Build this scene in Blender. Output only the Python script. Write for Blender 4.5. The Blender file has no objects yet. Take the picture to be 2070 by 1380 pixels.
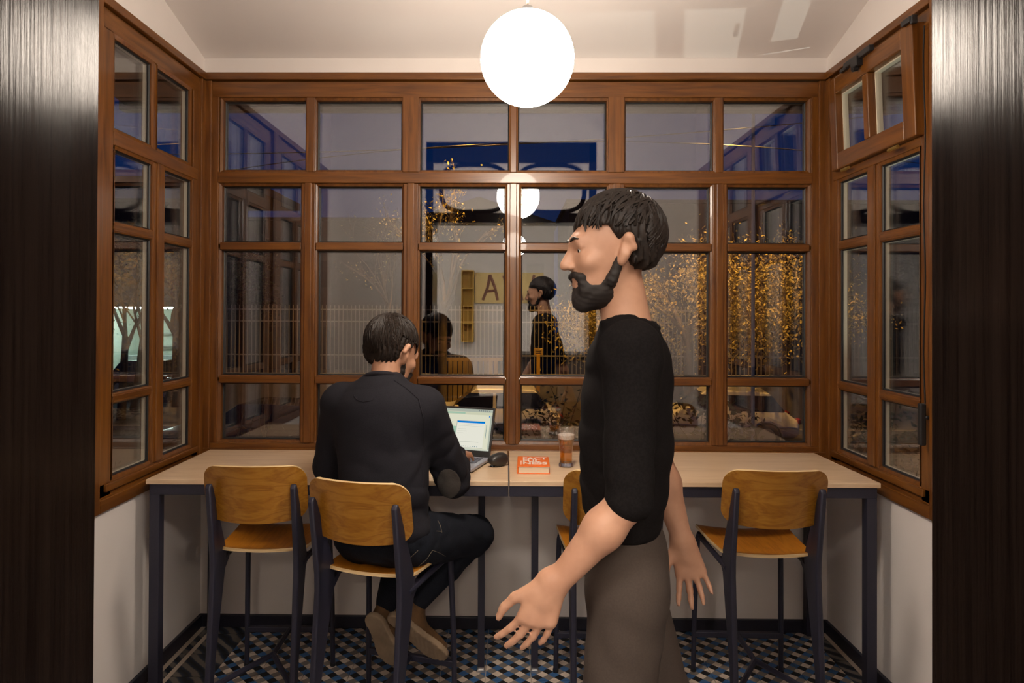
import bpy, bmesh, math, random
import numpy as np
from math import sin, cos, pi, radians, sqrt
from mathutils import Vector, Matrix, Quaternion

# ---------------------------------------------------------------- camera, world, exposure
scn = bpy.context.scene
COL = scn.collection
YAW, PITCH, ROLL, FPX, PPX, PPY = radians(.7), radians(.44), radians(.25), 1380.0, 1015.0, 620.0
_f = Vector((-sin(YAW)*cos(PITCH), cos(YAW)*cos(PITCH), sin(PITCH)))
_r = Vector((cos(YAW), sin(YAW), 0)); _u = _r.cross(_f)
CR, CU = _r*cos(ROLL)+_u*sin(ROLL), _u*cos(ROLL)-_r*sin(ROLL)
CAMLOC = Vector((0, 0, 1.6))
cd = bpy.data.cameras.new('camera'); cam = bpy.data.objects.new('camera', cd); COL.objects.link(cam)
cd.sensor_width = 36.0; cd.lens = 36.0*FPX/2070; cd.clip_start = .05; cd.clip_end = 300
cd.shift_x = (1035-PPX)/2070; cd.shift_y = (PPY-690)/2070
cam.matrix_world = Matrix(((CR.x, CU.x, -_f.x, CAMLOC.x), (CR.y, CU.y, -_f.y, CAMLOC.y), (CR.z, CU.z, -_f.z, CAMLOC.z), (0, 0, 0, 1)))
scn.camera = cam
def at(px, py, x=None, y=None, z=None):
    """world point where the ray of a photograph pixel meets a plane"""
    d = _f+CR*((px-PPX)/FPX)-CU*((py-PPY)/FPX)
    t = (x-CAMLOC.x)/d.x if x is not None else (y-CAMLOC.y)/d.y if y is not None else (z-CAMLOC.z)/d.z
    return CAMLOC+d*t

vs = scn.view_settings
vs.view_transform = 'Standard'; vs.look = 'None'; vs.gamma = 1.0; vs.use_curve_mapping = False
vs.exposure = 0.0
cy = scn.cycles
cy.max_bounces = 10; cy.diffuse_bounces = 5; cy.glossy_bounces = 5; cy.transmission_bounces = 8
cy.transparent_max_bounces = 40; cy.sample_clamp_indirect = 6.0; cy.use_denoising = True
cy.caustics_reflective = False; cy.caustics_refractive = False

world = bpy.data.worlds.new('dusk'); scn.world = world; world.use_nodes = True
nt = world.node_tree; nt.nodes.clear()
wo = nt.nodes.new('ShaderNodeOutputWorld'); bg = nt.nodes.new('ShaderNodeBackground')
tc = nt.nodes.new('ShaderNodeTexCoord'); sx = nt.nodes.new('ShaderNodeSeparateXYZ'); rp = nt.nodes.new('ShaderNodeValToRGB')
nt.links.new(tc.outputs['Generated'], sx.inputs[0]); nt.links.new(sx.outputs['Z'], rp.inputs[0])
nt.links.new(rp.outputs[0], bg.inputs[0]); nt.links.new(bg.outputs[0], wo.inputs[0])
rp.color_ramp.elements[0].position = 0.0; rp.color_ramp.elements[0].color = (.006, .018, .066, 1)
rp.color_ramp.elements[1].position = .75; rp.color_ramp.elements[1].color = (.002, .007, .036, 1)
e = rp.color_ramp.elements.new(.25); e.color = (.0020, .014, .066, 1)
bg.inputs[1].default_value = 1.0

GLOBE = 74.0          # brightness of the white globes
SODIUM = (1.0, .50, .10)

# ---------------------------------------------------------------- materials
def mat(name, color=(.5, .5, .5), rough=.6, metal=0.0, spec=.5, emit=None, estr=0.0, alpha=1.0, coat=0.0):
    m = bpy.data.materials.new(name); m.use_nodes = True
    b = m.node_tree.nodes['Principled BSDF']
    b.inputs['Base Color'].default_value = (*color, 1); b.inputs['Roughness'].default_value = rough
    b.inputs['Metallic'].default_value = metal; b.inputs['Specular IOR Level'].default_value = spec
    b.inputs['Coat Weight'].default_value = coat
    if emit: b.inputs['Emission Color'].default_value = (*emit, 1); b.inputs['Emission Strength'].default_value = estr
    return m
def _n(m, t, **kw):
    n = m.node_tree.nodes.new(t)
    for k, v in kw.items():
        if k in n.inputs: n.inputs[k].default_value = v
        else: setattr(n, k, v)
    return n
def _l(m, a, b): m.node_tree.links.new(a, b)
def ramp(m, fac, stops):
    r = _n(m, 'ShaderNodeValToRGB'); el = r.color_ramp.elements
    while len(el) < len(stops): el.new(.5)
    for e, (p, c) in zip(el, stops): e.position = p; e.color = (*c, 1)
    _l(m, fac, r.inputs[0]); return r.outputs[0]
def coords(m, scale, rot=(0, 0, 0)):
    t = _n(m, 'ShaderNodeTexCoord'); mp = _n(m, 'ShaderNodeMapping'); _l(m, t.outputs['Object'], mp.inputs[0])
    mp.inputs['Scale'].default_value = scale; mp.inputs['Rotation'].default_value = rot
    return mp.outputs[0]
def noisy(name, stops, scale=(5, 5, 5), detail=4, rough=.6, distort=0.0, bump=0.0, spec=.5, nrough=.55, **kw):
    """principled material whose colour follows stretched noise"""
    m = mat(name, stops[0][1], rough, spec=spec, **kw); b = m.node_tree.nodes['Principled BSDF']
    n = _n(m, 'ShaderNodeTexNoise', Scale=1.0, Detail=detail, Roughness=nrough, Distortion=distort)
    _l(m, coords(m, scale), n.inputs['Vector'])
    _l(m, ramp(m, n.outputs[0], stops), b.inputs['Base Color'])
    if bump:
        bp = _n(m, 'ShaderNodeBump', Strength=bump, Distance=.002); _l(m, n.outputs[0], bp.inputs['Height']); _l(m, bp.outputs[0], b.inputs['Normal'])
    return m
FR = [(.30, (.075, .0235, .0030)), (.5, (.135, .0460, .0060)), (.72, (.190, .0700, .0105))]
def frame_wood(name, scale):
    return noisy(name, FR, scale, 5, .34, .6, .05, coat=.15)
M = {}
M['wx'] = frame_wood('stained_wood_x', (3, 45, 45)); M['wy'] = frame_wood('stained_wood_y', (45, 3, 45)); M['wz'] = frame_wood('stained_wood_z', (45, 45, 3))
M['white'] = noisy('white_plaster', [(.3, (.70, .65, .615)), (.7, (.76, .71, .675))], (1.5, 1.5, 1.5), 3, .8)
M['ceil'] = noisy('ceiling_paint', [(.3, (.74, .69, .66)), (.7, (.80, .745, .71))], (1.2, 1.2, 1.2), 3, .75)
M['bright_wall'] = mat('bright_white_plaster', (.88, .85, .83), .8)
M['grey_wall'] = mat('room_plaster', (.72, .70, .68), .8)
M['navy'] = mat('navy_paint', (.013, .013, .024), .45)
M['stool_metal'] = noisy('navy_powder_coat', [(.4, (.016, .016, .030)), (.6, (.019, .019, .035))], (300, 300, 300), 2, .45, bump=.02)
M['gasket'] = mat('black_gasket', (.006, .006, .006), .5)
M['spacer_grey'] = mat('spacer_grey', (.06, .058, .055), .5)
M['spacer'] = mat('spacer_cream', (.66, .60, .46), .4)
M['black'] = mat('black_plastic', (.012, .012, .013), .4)
M['brass'] = mat('brass_hinge', (.55, .36, .10), .35, metal=.9)
M['steel'] = mat('steel', (.55, .55, .56), .3, metal=1.0)

def jamb_material():
    m = mat('black_stained_wood', (.008, .005, .004), .26, spec=.055)
    b = m.node_tree.nodes['Principled BSDF']
    n = _n(m, 'ShaderNodeTexNoise', Scale=1.0, Detail=6.0, Roughness=.6); _l(m, coords(m, (90, 90, 2.2)), n.inputs['Vector'])
    n2 = _n(m, 'ShaderNodeTexNoise', Scale=1.0, Detail=3.0); _l(m, coords(m, (14, 14, 1.0)), n2.inputs['Vector'])
    _l(m, ramp(m, n.outputs[0], [(.3, (.005, .003, .0025)), (.7, (.014, .009, .007))]), b.inputs['Base Color'])
    rr = _n(m, 'ShaderNodeMapRange'); rr.inputs['To Min'].default_value = .13; rr.inputs['To Max'].default_value = .25
    _l(m, n2.outputs[0], rr.inputs[0]); _l(m, rr.outputs[0], b.inputs['Roughness'])
    bp = _n(m, 'ShaderNodeBump', Strength=.35, Distance=.002); _l(m, n.outputs[0], bp.inputs['Height']); _l(m, bp.outputs[0], b.inputs['Normal'])
    return m
M['jamb'] = jamb_material()

def glass_material(name, f0, tint=(1, 1, 1)):
    m = bpy.data.materials.new(name); m.use_nodes = True; t = m.node_tree; t.nodes.clear()
    o = _n(m, 'ShaderNodeOutputMaterial'); mix = _n(m, 'ShaderNodeMixShader'); tr = _n(m, 'ShaderNodeBsdfTransparent'); gl = _n(m, 'ShaderNodeBsdfGlossy')
    tr.inputs[0].default_value = (*tint, 1); gl.inputs['Roughness'].default_value = 0.0; gl.inputs[0].default_value = (1, 1, 1, 1)
    lw = _n(m, 'ShaderNodeLayerWeight', Blend=.5); pw = _n(m, 'ShaderNodeMath', operation='POWER'); pw.inputs[1].default_value = 5
    ma = _n(m, 'ShaderNodeMath', operation='MULTIPLY_ADD'); ma.inputs[1].default_value = 1-f0; ma.inputs[2].default_value = f0
    _l(m, lw.outputs['Facing'], pw.inputs[0]); _l(m, pw.outputs[0], ma.inputs[0]); _l(m, ma.outputs[0], mix.inputs[0])
    _l(m, tr.outputs[0], mix.inputs[1]); _l(m, gl.outputs[0], mix.inputs[2]); _l(m, mix.outputs[0], o.inputs[0])
    return m
M['pane'] = glass_material('window_glass', .085, (.985, .99, .99))
M['pane_pale'] = mat('frosted_glass', (.80, .76, .72), .4)

def emission(name, color, strength):
    m = bpy.data.materials.new(name); m.use_nodes = True; t = m.node_tree; t.nodes.clear()
    o = _n(m, 'ShaderNodeOutputMaterial'); e = _n(m, 'ShaderNodeEmission'); e.inputs[0].default_value = (*color, 1); e.inputs[1].default_value = strength
    _l(m, e.outputs[0], o.inputs[0]); return m
M['globe'] = emission('lit_opal_glass', (1.0, .86, .72), GLOBE)

def oak(name, c, rough, scale):
    """plywood veneer: long grain with darker cathedral streaks"""
    m = mat(name, c[1], rough, spec=.4); b = m.node_tree.nodes['Principled BSDF']
    n = _n(m, 'ShaderNodeTexNoise', Scale=1.0, Detail=3.0, Distortion=1.2); _l(m, coords(m, scale), n.inputs['Vector'])
    mm = _n(m, 'ShaderNodeMath', operation='MULTIPLY'); mm.inputs[1].default_value = 9.0; _l(m, n.outputs[0], mm.inputs[0])
    fr = _n(m, 'ShaderNodeMath', operation='PINGPONG'); fr.inputs[1].default_value = 1.0; _l(m, mm.outputs[0], fr.inputs[0])
    n3 = _n(m, 'ShaderNodeTexNoise', Scale=1.0, Detail=4.0); _l(m, coords(m, tuple(s*9 for s in scale)), n3.inputs['Vector'])
    ad = _n(m, 'ShaderNodeMath', operation='MULTIPLY_ADD'); ad.inputs[1].default_value = .45; _l(m, fr.outputs[0], ad.inputs[0]); 
    sc_ = _n(m, 'ShaderNodeMath', operation='MULTIPLY'); sc_.inputs[1].default_value = .6; _l(m, n3.outputs[0], sc_.inputs[0]); _l(m, sc_.outputs[0], ad.inputs[2])
    _l(m, ramp(m, ad.outputs[0], [(.15, c[0]), (.5, c[1]), (.85, c[2])]), b.inputs['Base Color'])
    return m
M['ply'] = oak('oiled_oak_plywood', [(.22, .082, .006), (.32, .135, .012), (.385, .178, .024)], .38, (2.2, 22, 16))
M['ply_seat'] = oak('oiled_oak_seat', [(.25, .080, .006), (.38, .135, .009), (.44, .17, .016)], .35, (16, 2.2, 16))
M['ply_edge'] = noisy('plywood_edge', [(.35, (.50, .33, .15)), (.65, (.70, .52, .28))], (4, 4, 260), 2, .5)
M['table'] = oak('pale_birch_laminate', [(.60, .41, .255), (.69, .50, .32), (.73, .54, .355)], .36, (1.2, 14, 14))

def tile_material():
    m = mat('encaustic_cement', (.5, .5, .5), .55, spec=.35); b = m.node_tree.nodes['Principled BSDF']
    t = _n(m, 'ShaderNodeTexCoord'); sp = _n(m, 'ShaderNodeSeparateXYZ'); _l(m, t.outputs['Object'], sp.inputs[0])
    def par(op):
        a = _n(m, 'ShaderNodeMath', operation=op); _l(m, sp.outputs[0], a.inputs[0]); _l(m, sp.outputs[1], a.inputs[1])
        s = _n(m, 'ShaderNodeMath', operation='MULTIPLY_ADD'); s.inputs[1].default_value = 10.0; s.inputs[2].default_value = 100.25; _l(m, a.outputs[0], s.inputs[0])
        fr = _n(m, 'ShaderNodeMath', operation='FRACT'); _l(m, s.outputs[0], fr.inputs[0])
        g = _n(m, 'ShaderNodeMath', operation='GREATER_THAN'); g.inputs[1].default_value = .5; _l(m, fr.outputs[0], g.inputs[0]); return g.outputs[0]
    u, v = par('ADD'), par('SUBTRACT')
    def mix(f, a, b_):
        x = _n(m, 'ShaderNodeMix', data_type='RGBA'); _l(m, f, x.inputs[0])
        for k, q in ((6, a), (7, b_)):
            if isinstance(q, tuple): x.inputs[k].default_value = (*q, 1)
            else: _l(m, q, x.inputs[k])
        return x.outputs[2]
    c = mix(v, mix(u, (.62, .52, .43), (.010, .009, .010)), mix(u, (.19, .165, .145), (.035, .115, .28)))
    n = _n(m, 'ShaderNodeTexNoise', Scale=30.0, Detail=3.0); _l(m, t.outputs['Object'], n.inputs['Vector'])
    mr = _n(m, 'ShaderNodeMapRange'); mr.inputs['To Min'].default_value = .8; mr.inputs['To Max'].default_value = 1.12; _l(m, n.outputs[0], mr.inputs[0])
    mu = _n(m, 'ShaderNodeMix', data_type='RGBA', blend_type='MULTIPLY'); mu.inputs[0].default_value = 1; _l(m, c, mu.inputs[6]); _l(m, mr.outputs[0], mu.inputs[7])
    _l(m, mu.outputs[2], b.inputs['Base Color']); return m
M['tile'] = tile_material()
def border_material():
    m = mat('border_cement', (.1, .1, .1), .55, spec=.35); b = m.node_tree.nodes['Principled BSDF']
    w = _n(m, 'ShaderNodeTexWave', Scale=7.0, Distortion=2.5, Detail=1.0); w.bands_direction = 'DIAGONAL'
    t = _n(m, 'ShaderNodeTexCoord'); _l(m, t.outputs['Object'], w.inputs['Vector'])
    _l(m, ramp(m, w.outputs[0], [(.0, (.012, .012, .014)), (.5, (.020, .034, .06)), (.62, (.07, .065, .06)), (.8, (.16, .14, .12))]), b.inputs['Base Color']); return m
M['tile_border'] = border_material()
M['tile_strip'] = mat('border_cream', (.55, .45, .36), .55)
M['grout'] = mat('grout', (.42, .36, .30), .8)

# ---------------------------------------------------------------- mesh helpers
class MB:
    def __init__(s): s.v = []; s.f = []; s.mi = []
    def add(s, v, f, mi=0):
        o = len(s.v); s.v.extend(tuple(p) for p in v); s.f.extend(tuple(i+o for i in q) for q in f); s.mi.extend([mi]*len(f)); return s
    def box(s, x0, x1, y0, y1, z0, z1, mi=0):
        return s.add([(x0,y0,z0),(x1,y0,z0),(x1,y1,z0),(x0,y1,z0),(x0,y0,z1),(x1,y0,z1),(x1,y1,z1),(x0,y1,z1)],
                     [(0,3,2,1),(4,5,6,7),(0,1,5,4),(1,2,6,5),(2,3,7,6),(3,0,4,7)], mi)
    def cbox(s, c, size, mtx=None, mi=0):
        k = len(s.v); h = [q/2 for q in size]; s.box(-h[0],h[0],-h[1],h[1],-h[2],h[2],mi)
        for i in range(k, len(s.v)):
            p = Vector(s.v[i]); p = mtx @ p if mtx else p; s.v[i] = tuple(p+Vector(c))
        return s
    def prism(s, poly, axis, a0, a1, mi=0):
        n = len(poly); P = lambda p, a: (a, p[0], p[1]) if axis == 'x' else (p[0], a, p[1]) if axis == 'y' else (p[0], p[1], a)
        return s.add([P(p, a0) for p in poly]+[P(p, a1) for p in poly],
                     [tuple(range(n))[::-1], tuple(range(n, 2*n))]+[(i, (i+1) % n, n+(i+1) % n, n+i) for i in range(n)], mi)
    def tube(s, pts, r, n=10, mi=0, cap=True):
        pts = [Vector(p) for p in pts]; L = len(pts); R_ = r if isinstance(r, (list, tuple)) else [r]*L
        t0 = (pts[1]-pts[0]).normalized(); ref = Vector((0, 0, 1)) if abs(t0.z) < .9 else Vector((1, 0, 0)); a = t0.cross(ref).normalized()
        vs_ = []
        for i, p in enumerate(pts):
            t = (pts[min(i+1, L-1)]-pts[max(i-1, 0)]).normalized(); a = (a-t*a.dot(t)).normalized(); b = t.cross(a)
            vs_ += [p+(a*cos(2*pi*k/n)+b*sin(2*pi*k/n))*R_[i] for k in range(n)]
        fs = [(i*n+k, i*n+(k+1) % n, (i+1)*n+(k+1) % n, (i+1)*n+k) for i in range(L-1) for k in range(n)]
        if cap: fs += [tuple(range(n))[::-1], tuple(range((L-1)*n, L*n))]
        return s.add(vs_, fs, mi)
    def lathe(s, prof, n=32, c=(0, 0, 0), mi=0):
        vs_ = [(c[0]+r*cos(2*pi*k/n), c[1]+r*sin(2*pi*k/n), c[2]+z) for r, z in prof for k in range(n)]
        fs = [(i*n+k, i*n+(k+1) % n, (i+1)*n+(k+1) % n, (i+1)*n+k) for i in range(len(prof)-1) for k in range(n)]
        if prof[0][0] > 1e-6: fs.append(tuple(range(n))[::-1])
        if prof[-1][0] > 1e-6: fs.append(tuple(range((len(prof)-1)*n, len(prof)*n)))
        return s.add(vs_, fs, mi)
    def grid(s, fn, nu, nv, mi=0, closed_u=False):
        vs_ = [fn(i/(nu if closed_u else nu-1), j/(nv-1)) for j in range(nv) for i in range(nu)]
        ku = nu if closed_u else nu-1
        return s.add(vs_, [(j*nu+i, j*nu+(i+1) % nu, (j+1)*nu+(i+1) % nu, (j+1)*nu+i) for j in range(nv-1) for i in range(ku)], mi)
    def mesh(s, name, mats, smooth=None, fix=True):
        me = bpy.data.meshes.new(name); me.from_pydata(s.v, [], s.f)
        for m in (mats if isinstance(mats, (list, tuple)) else [mats]): me.materials.append(m)
        me.polygons.foreach_set('material_index', s.mi)
        if fix:
            bm = bmesh.new(); bm.from_mesh(me); bmesh.ops.remove_doubles(bm, verts=bm.verts, dist=1e-6)
            bmesh.ops.recalc_face_normals(bm, faces=bm.faces); bm.to_mesh(me); bm.free()
        if smooth is not None:
            me.polygons.foreach_set('use_smooth', [True]*len(me.polygons)); me.set_sharp_from_angle(angle=radians(smooth))
        me.update(); return me
    def build(s, name, mats, parent=None, smooth=None, bevel=0, seg=2, fix=True):
        return link(name, s.mesh(name, mats, smooth, fix), parent, bevel, seg)
def link(name, me, parent=None, bevel=0, seg=2):
    o = bpy.data.objects.new(name, me); COL.objects.link(o)
    if parent: o.parent = parent
    if bevel:
        b = o.modifiers.new('bevel', 'BEVEL'); b.width = bevel; b.segments = seg; b.limit_method = 'ANGLE'; b.angle_limit = radians(40)
    return o
def tag(o, label=None, cat=None, group=None, kind=None):
    if label: o['label'] = label
    if cat: o['category'] = cat
    if group: o['group'] = group
    if kind: o['kind'] = kind
    return o
def empty(name, loc=(0, 0, 0), rz=0, label=None, cat=None, group=None, kind=None):
    o = bpy.data.objects.new(name, None); COL.objects.link(o); o.empty_display_size = .1
    o.location = loc; o.rotation_euler = (0, 0, rz); return tag(o, label, cat, group, kind)
def copy_tree(o, parent=None):
    c = o.copy(); COL.objects.link(c)
    if parent: c.parent = parent
    for ch in list(o.children): copy_tree(ch, c)
    return c
def struct(name, mb, m, **kw):
    o = mb.build(name, m, **kw); o['kind'] = 'structure'; return o
# ---------------------------------------------------------------- signed distance modelling: organic bodies as one continuous surface
class Field:
    def __init__(s, lo, hi, res):
        s.lo = np.array(lo, np.float32); s.res = res; s.n = np.ceil((np.array(hi)-s.lo)/res).astype(int)+1
        s.f = np.full(s.n, 1.0, np.float32); s.ax = [s.lo[i]+res*np.arange(s.n[i], dtype=np.float32) for i in range(3)]
    def sub(s, lo, hi):
        a = np.clip(np.floor((np.array(lo)-s.lo)/s.res).astype(int), 0, s.n); b = np.clip(np.ceil((np.array(hi)-s.lo)/s.res).astype(int)+1, 0, s.n)
        sl = tuple(slice(a[i], b[i]) for i in range(3))
        X = s.ax[0][sl[0]][:, None, None]; Y = s.ax[1][sl[1]][None, :, None]; Z = s.ax[2][sl[2]][None, None, :]
        return sl, X, Y, Z
    def _mix(s, sl, d, k, op):
        a = s.f[sl]
        if a.size == 0: return
        if op == 'add': h = np.maximum(k-np.abs(a-d), 0)/k; s.f[sl] = np.minimum(a, d)-h*h*k*.25
        elif op == 'cut': d = -d; h = np.maximum(k-np.abs(a-d), 0)/k; s.f[sl] = np.maximum(a, d)+h*h*k*.25
    def cap(s, a, b, ra, rb=None, k=.02, op='add', flat=None):
        rb = ra if rb is None else rb; a = np.array(a, np.float32); b = np.array(b, np.float32); m = max(ra, rb)+k+.03
        sl, X, Y, Z = s.sub(np.minimum(a, b)-m, np.maximum(a, b)+m); d = b-a; L = float(d@d)+1e-12
        t = np.clip(((X-a[0])*d[0]+(Y-a[1])*d[1]+(Z-a[2])*d[2])/L, 0, 1)
        q = np.sqrt((X-a[0]-t*d[0])**2+(Y-a[1]-t*d[1])**2+(Z-a[2]-t*d[2])**2)-(ra+(rb-ra)*t)
        s._mix(sl, q, k, op); return s
    def ell(s, c, r, k=.02, op='add', R=None):
        c = np.array(c, np.float32); m = max(r)+k+.03; sl, X, Y, Z = s.sub(c-m, c+m)
        p = [X-c[0], Y-c[1], Z-c[2]]
        if R is not None: p = [R[0][i]*p[0]+R[1][i]*p[1]+R[2][i]*p[2] for i in range(3)]
        k0 = np.sqrt((p[0]/r[0])**2+(p[1]/r[1])**2+(p[2]/r[2])**2)+1e-9; k1 = np.sqrt((p[0]/r[0]**2)**2+(p[1]/r[1]**2)**2+(p[2]/r[2]**2)**2)+1e-9
        s._mix(sl, k0*(k0-1)/k1, k, op); return s
    def chain(s, pts, rs, k=.02):
        for i in range(len(pts)-1): s.cap(pts[i], pts[i+1], rs[i], rs[i+1], k)
        return s
    def disp(s, fn, lo=None, hi=None):
        sl, X, Y, Z = s.sub(s.lo if lo is None else lo, (s.lo+s.res*s.n) if hi is None else hi)
        s.f[sl] = s.f[sl]+fn(X, Y, Z).astype(np.float32); return s
    def rbox(s, lo, hi, r, k=.02, op='add'):
        lo, hi = np.array(lo), np.array(hi); c = (lo+hi)/2; h = (hi-lo)/2-r; m = r+k+.1; sl, X, Y, Z = s.sub(lo-m, hi+m)
        qx, qy, qz = np.abs(X-c[0])-h[0], np.abs(Y-c[1])-h[1], np.abs(Z-c[2])-h[2]
        d = np.sqrt(np.maximum(qx, 0)**2+np.maximum(qy, 0)**2+np.maximum(qz, 0)**2)+np.minimum(np.maximum(qx, np.maximum(qy, qz)), 0)-r
        s._mix(sl, d, k, op); return s
    def copy(s):
        o = Field.__new__(Field); o.lo, o.res, o.n, o.ax = s.lo, s.res, s.n, s.ax; o.f = s.f.copy(); return o
    def mesh(s, name, m, off=(0, 0, 0), smooth_it=1):
        f = s.f; ins = f < 0; c = np.zeros(tuple(s.n-1), np.int8)
        for dx in (0, 1):
            for dy in (0, 1):
                for dz in (0, 1): c += ins[dx:s.n[0]-1+dx, dy:s.n[1]-1+dy, dz:s.n[2]-1+dz]
        I = np.argwhere((c > 0) & (c < 8)); nv = len(I); idx = np.full(tuple(s.n-1), -1, np.int32); idx[I[:, 0], I[:, 1], I[:, 2]] = np.arange(nv)
        acc = np.zeros((nv, 3)); cnt = np.zeros(nv); off8 = [(x, y, z) for x in (0, 1) for y in (0, 1) for z in (0, 1)]
        vals = {o: f[I[:, 0]+o[0], I[:, 1]+o[1], I[:, 2]+o[2]] for o in off8}
        for o in off8:
            for ax in range(3):
                if o[ax] == 0:
                    p = list(o); p[ax] = 1; p = tuple(p); a, b = vals[o], vals[p]; mk = (a < 0) != (b < 0)
                    t = np.where(mk, a/np.where(a-b == 0, 1, a-b), 0); pos = np.array(o, float)[None]+0*acc; pos[:, ax] = t
                    acc += np.where(mk[:, None], pos, 0); cnt += mk
        V = s.lo+s.res*(I+acc/cnt[:, None])
        faces = []
        for ax in range(3):
            u, v = (ax+1) % 3, (ax+2) % 3
            sa = [slice(None)]*3; sb = [slice(None)]*3; sa[ax] = slice(0, -1); sb[ax] = slice(1, None); A, B_ = ins[tuple(sa)], ins[tuple(sb)]
            E = np.argwhere(A != B_); E = E[(E[:, u] > 0) & (E[:, v] > 0) & (E[:, u] < s.n[u]-1) & (E[:, v] < s.n[v]-1)]
            fl_ = A[E[:, 0], E[:, 1], E[:, 2]]; q = []
            for du, dv in ((1, 1), (0, 1), (0, 0), (1, 0)):
                K = E.copy(); K[:, u] -= du; K[:, v] -= dv; q.append(idx[K[:, 0], K[:, 1], K[:, 2]])
            q = np.stack(q, 1); q[~fl_] = q[~fl_][:, ::-1]; faces.append(q)
        F_ = np.concatenate(faces); F_ = F_[(F_ >= 0).all(1)]
        for _ in range(smooth_it):                       # light Laplacian pass
            S = np.zeros_like(V); n_ = np.zeros(nv)
            for a, b in ((0, 1), (1, 2), (2, 3), (3, 0)):
                np.add.at(S, F_[:, a], V[F_[:, b]]); np.add.at(S, F_[:, b], V[F_[:, a]]); np.add.at(n_, F_[:, a], 1); np.add.at(n_, F_[:, b], 1)
            V = V*.5+.5*S/np.maximum(n_, 1)[:, None]
        V = V-np.array(off)
        me = bpy.data.meshes.new(name); me.vertices.add(nv); me.vertices.foreach_set('co', V.astype(np.float32).ravel())
        me.loops.add(len(F_)*4); me.loops.foreach_set('vertex_index', F_.astype(np.int32).ravel())
        me.polygons.add(len(F_)); me.polygons.foreach_set('loop_start', np.arange(0, len(F_)*4, 4, dtype=np.int32))
        me.polygons.foreach_set('use_smooth', np.ones(len(F_), bool)); me.materials.append(m); me.update(calc_edges=True); me.validate(); return me
    def build(s, name, m, parent, off=(0, 0, 0), smooth_it=1): return link(name, s.mesh(name, m, off, smooth_it), parent)

# ---------------------------------------------------------------- room shell: glazed bay with a sloping ceiling, entered through a dark framed opening
XL, XR, YB, YN, YW = -1.572, 1.598, 3.466, 1.10, 1.24      # bay side walls, window plane, inner wall of the bay, near end of the side windows
ZT, ZS = 2.815, .825                                        # top and bottom of the window frames
SLOPE, ZCB = .277, 2.892
def zc(y): return ZCB+(YB-y)*SLOPE
OX0, OX1 = at(196, 700, y=YN+.012).x, at(1882, 700, y=YN+.012).x                                      # clear opening between the dark jambs
w = MB(); w.box(XL-.2, XR+.2, YB, YB+.25, -1.2, ZS); w.box(XL-.2, XR+.2, YB, YB+.25, ZT, ZCB+.1); struct('wall_back', w, M['white'])
for nm, x0, x1 in (('wall_left', XL-.25, XL), ('wall_right', XR, XR+.25)):
    w = MB(); w.box(x0, x1, YN, YB+.25, -1.2, ZS); w.box(x0, x1, YN, YW, ZS, ZT)
    w.prism([(YN, ZT), (YB+.25, ZT), (YB+.25, zc(YB+.25)+.1), (YN, zc(YN)+.1)], 'x', x0, x1); struct(nm, w, M['white'])
w = MB(); w.prism([(YN-.1, zc(YN-.1)), (YB+.25, zc(YB+.25)), (YB+.25, zc(YB)+.15), (YN-.1, zc(YN)+.15)], 'x', XL-.25, XR+.25)
struct('ceiling', w, M['ceil'])
JD0 = .74
for i, (x0, x1) in enumerate(((OX0-.06, OX0), (OX1, OX1+.06))):                                # black stained jamb linings of the opening
    w = MB(); w.box(x0, x1, JD0, YN+.012, 0, 3.08); struct('trim_%d' % (i+1), w, M['jamb'], bevel=.003)
struct('trim_3', MB().box(OX0-.06, OX1+.06, JD0, YN+.012, 2.90, 3.08), M['jamb'], bevel=.003)
struct('trim_4', MB().box(OX0, OX1, .86, YN-.0, 2.38, 2.465), M['jamb'], bevel=.003)
# arched fanlight over the opening: two ring-shaped glazing bars on pale glass
fan = empty('fanlight', (0, 1.085, 0), label='dark fanlight with two rounded rings, seen mirrored in the middle top panes', cat='fanlight')
MB().box(OX0, OX1, -.012, -.004, 2.46, 2.90).build('pane', M['pane_pale'], fan)
for cx_ in (-.32, .35):
    ring = MB(); n = 40; pts = []
    for k_ in range(n+1):
        a = 2*pi*k_/n; c, s_ = cos(a), sin(a); q = .62
        pts.append((cx_+.29*math.copysign(abs(c)**q, c), .0, 2.68+.205*math.copysign(abs(s_)**q, s_)))
    ring.tube(pts, .019, 8); ring.build('ring_bar', M['jamb'], fan, smooth=50)
struct('baseboard_back', MB().box(XL, XR, YB-.016, YB+.01, 0, .062), M['navy'], bevel=.003)
struct('baseboard_left', MB().box(XL-.01, XL+.016, YN, YB, 0, .062), M['navy'], bevel=.003)
struct('baseboard_right', MB().box(XR-.016, XR+.01, YN, YB, 0, .062), M['navy'], bevel=.003)
# inner wall of the bay and the room behind the camera (they show in the panes)
RX0, RX1, RY, RZ = -3.4, 3.4, -4.6, 3.4
w = MB(); w.box(RX0, OX0-.06, JD0, YN, 0, RZ); w.box(OX1+.06, RX1, JD0, YN, 0, RZ); w.box(OX0-.06, OX1+.06, JD0, YN, 3.08, RZ+.3)
w.box(RX0, OX0-.06, JD0, YN, RZ, RZ+.3); w.box(OX1+.06, RX1, JD0, YN, RZ, RZ+.3)
struct('wall_front', w, M['bright_wall'])
struct('wall_rear', MB().box(RX0, RX1, RY-.15, RY, 0, RZ), M['grey_wall'])
struct('wall_room_left', MB().box(RX0-.15, RX0, RY, JD0+.1, 0, RZ), M['grey_wall'])
struct('wall_room_right', MB().box(RX1, RX1+.15, RY, JD0+.1, 0, RZ), M['grey_wall'])
struct('ceiling_room', MB().box(RX0, RX1, RY, JD0+.05, RZ, RZ+.1), M['grey_wall'])
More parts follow.
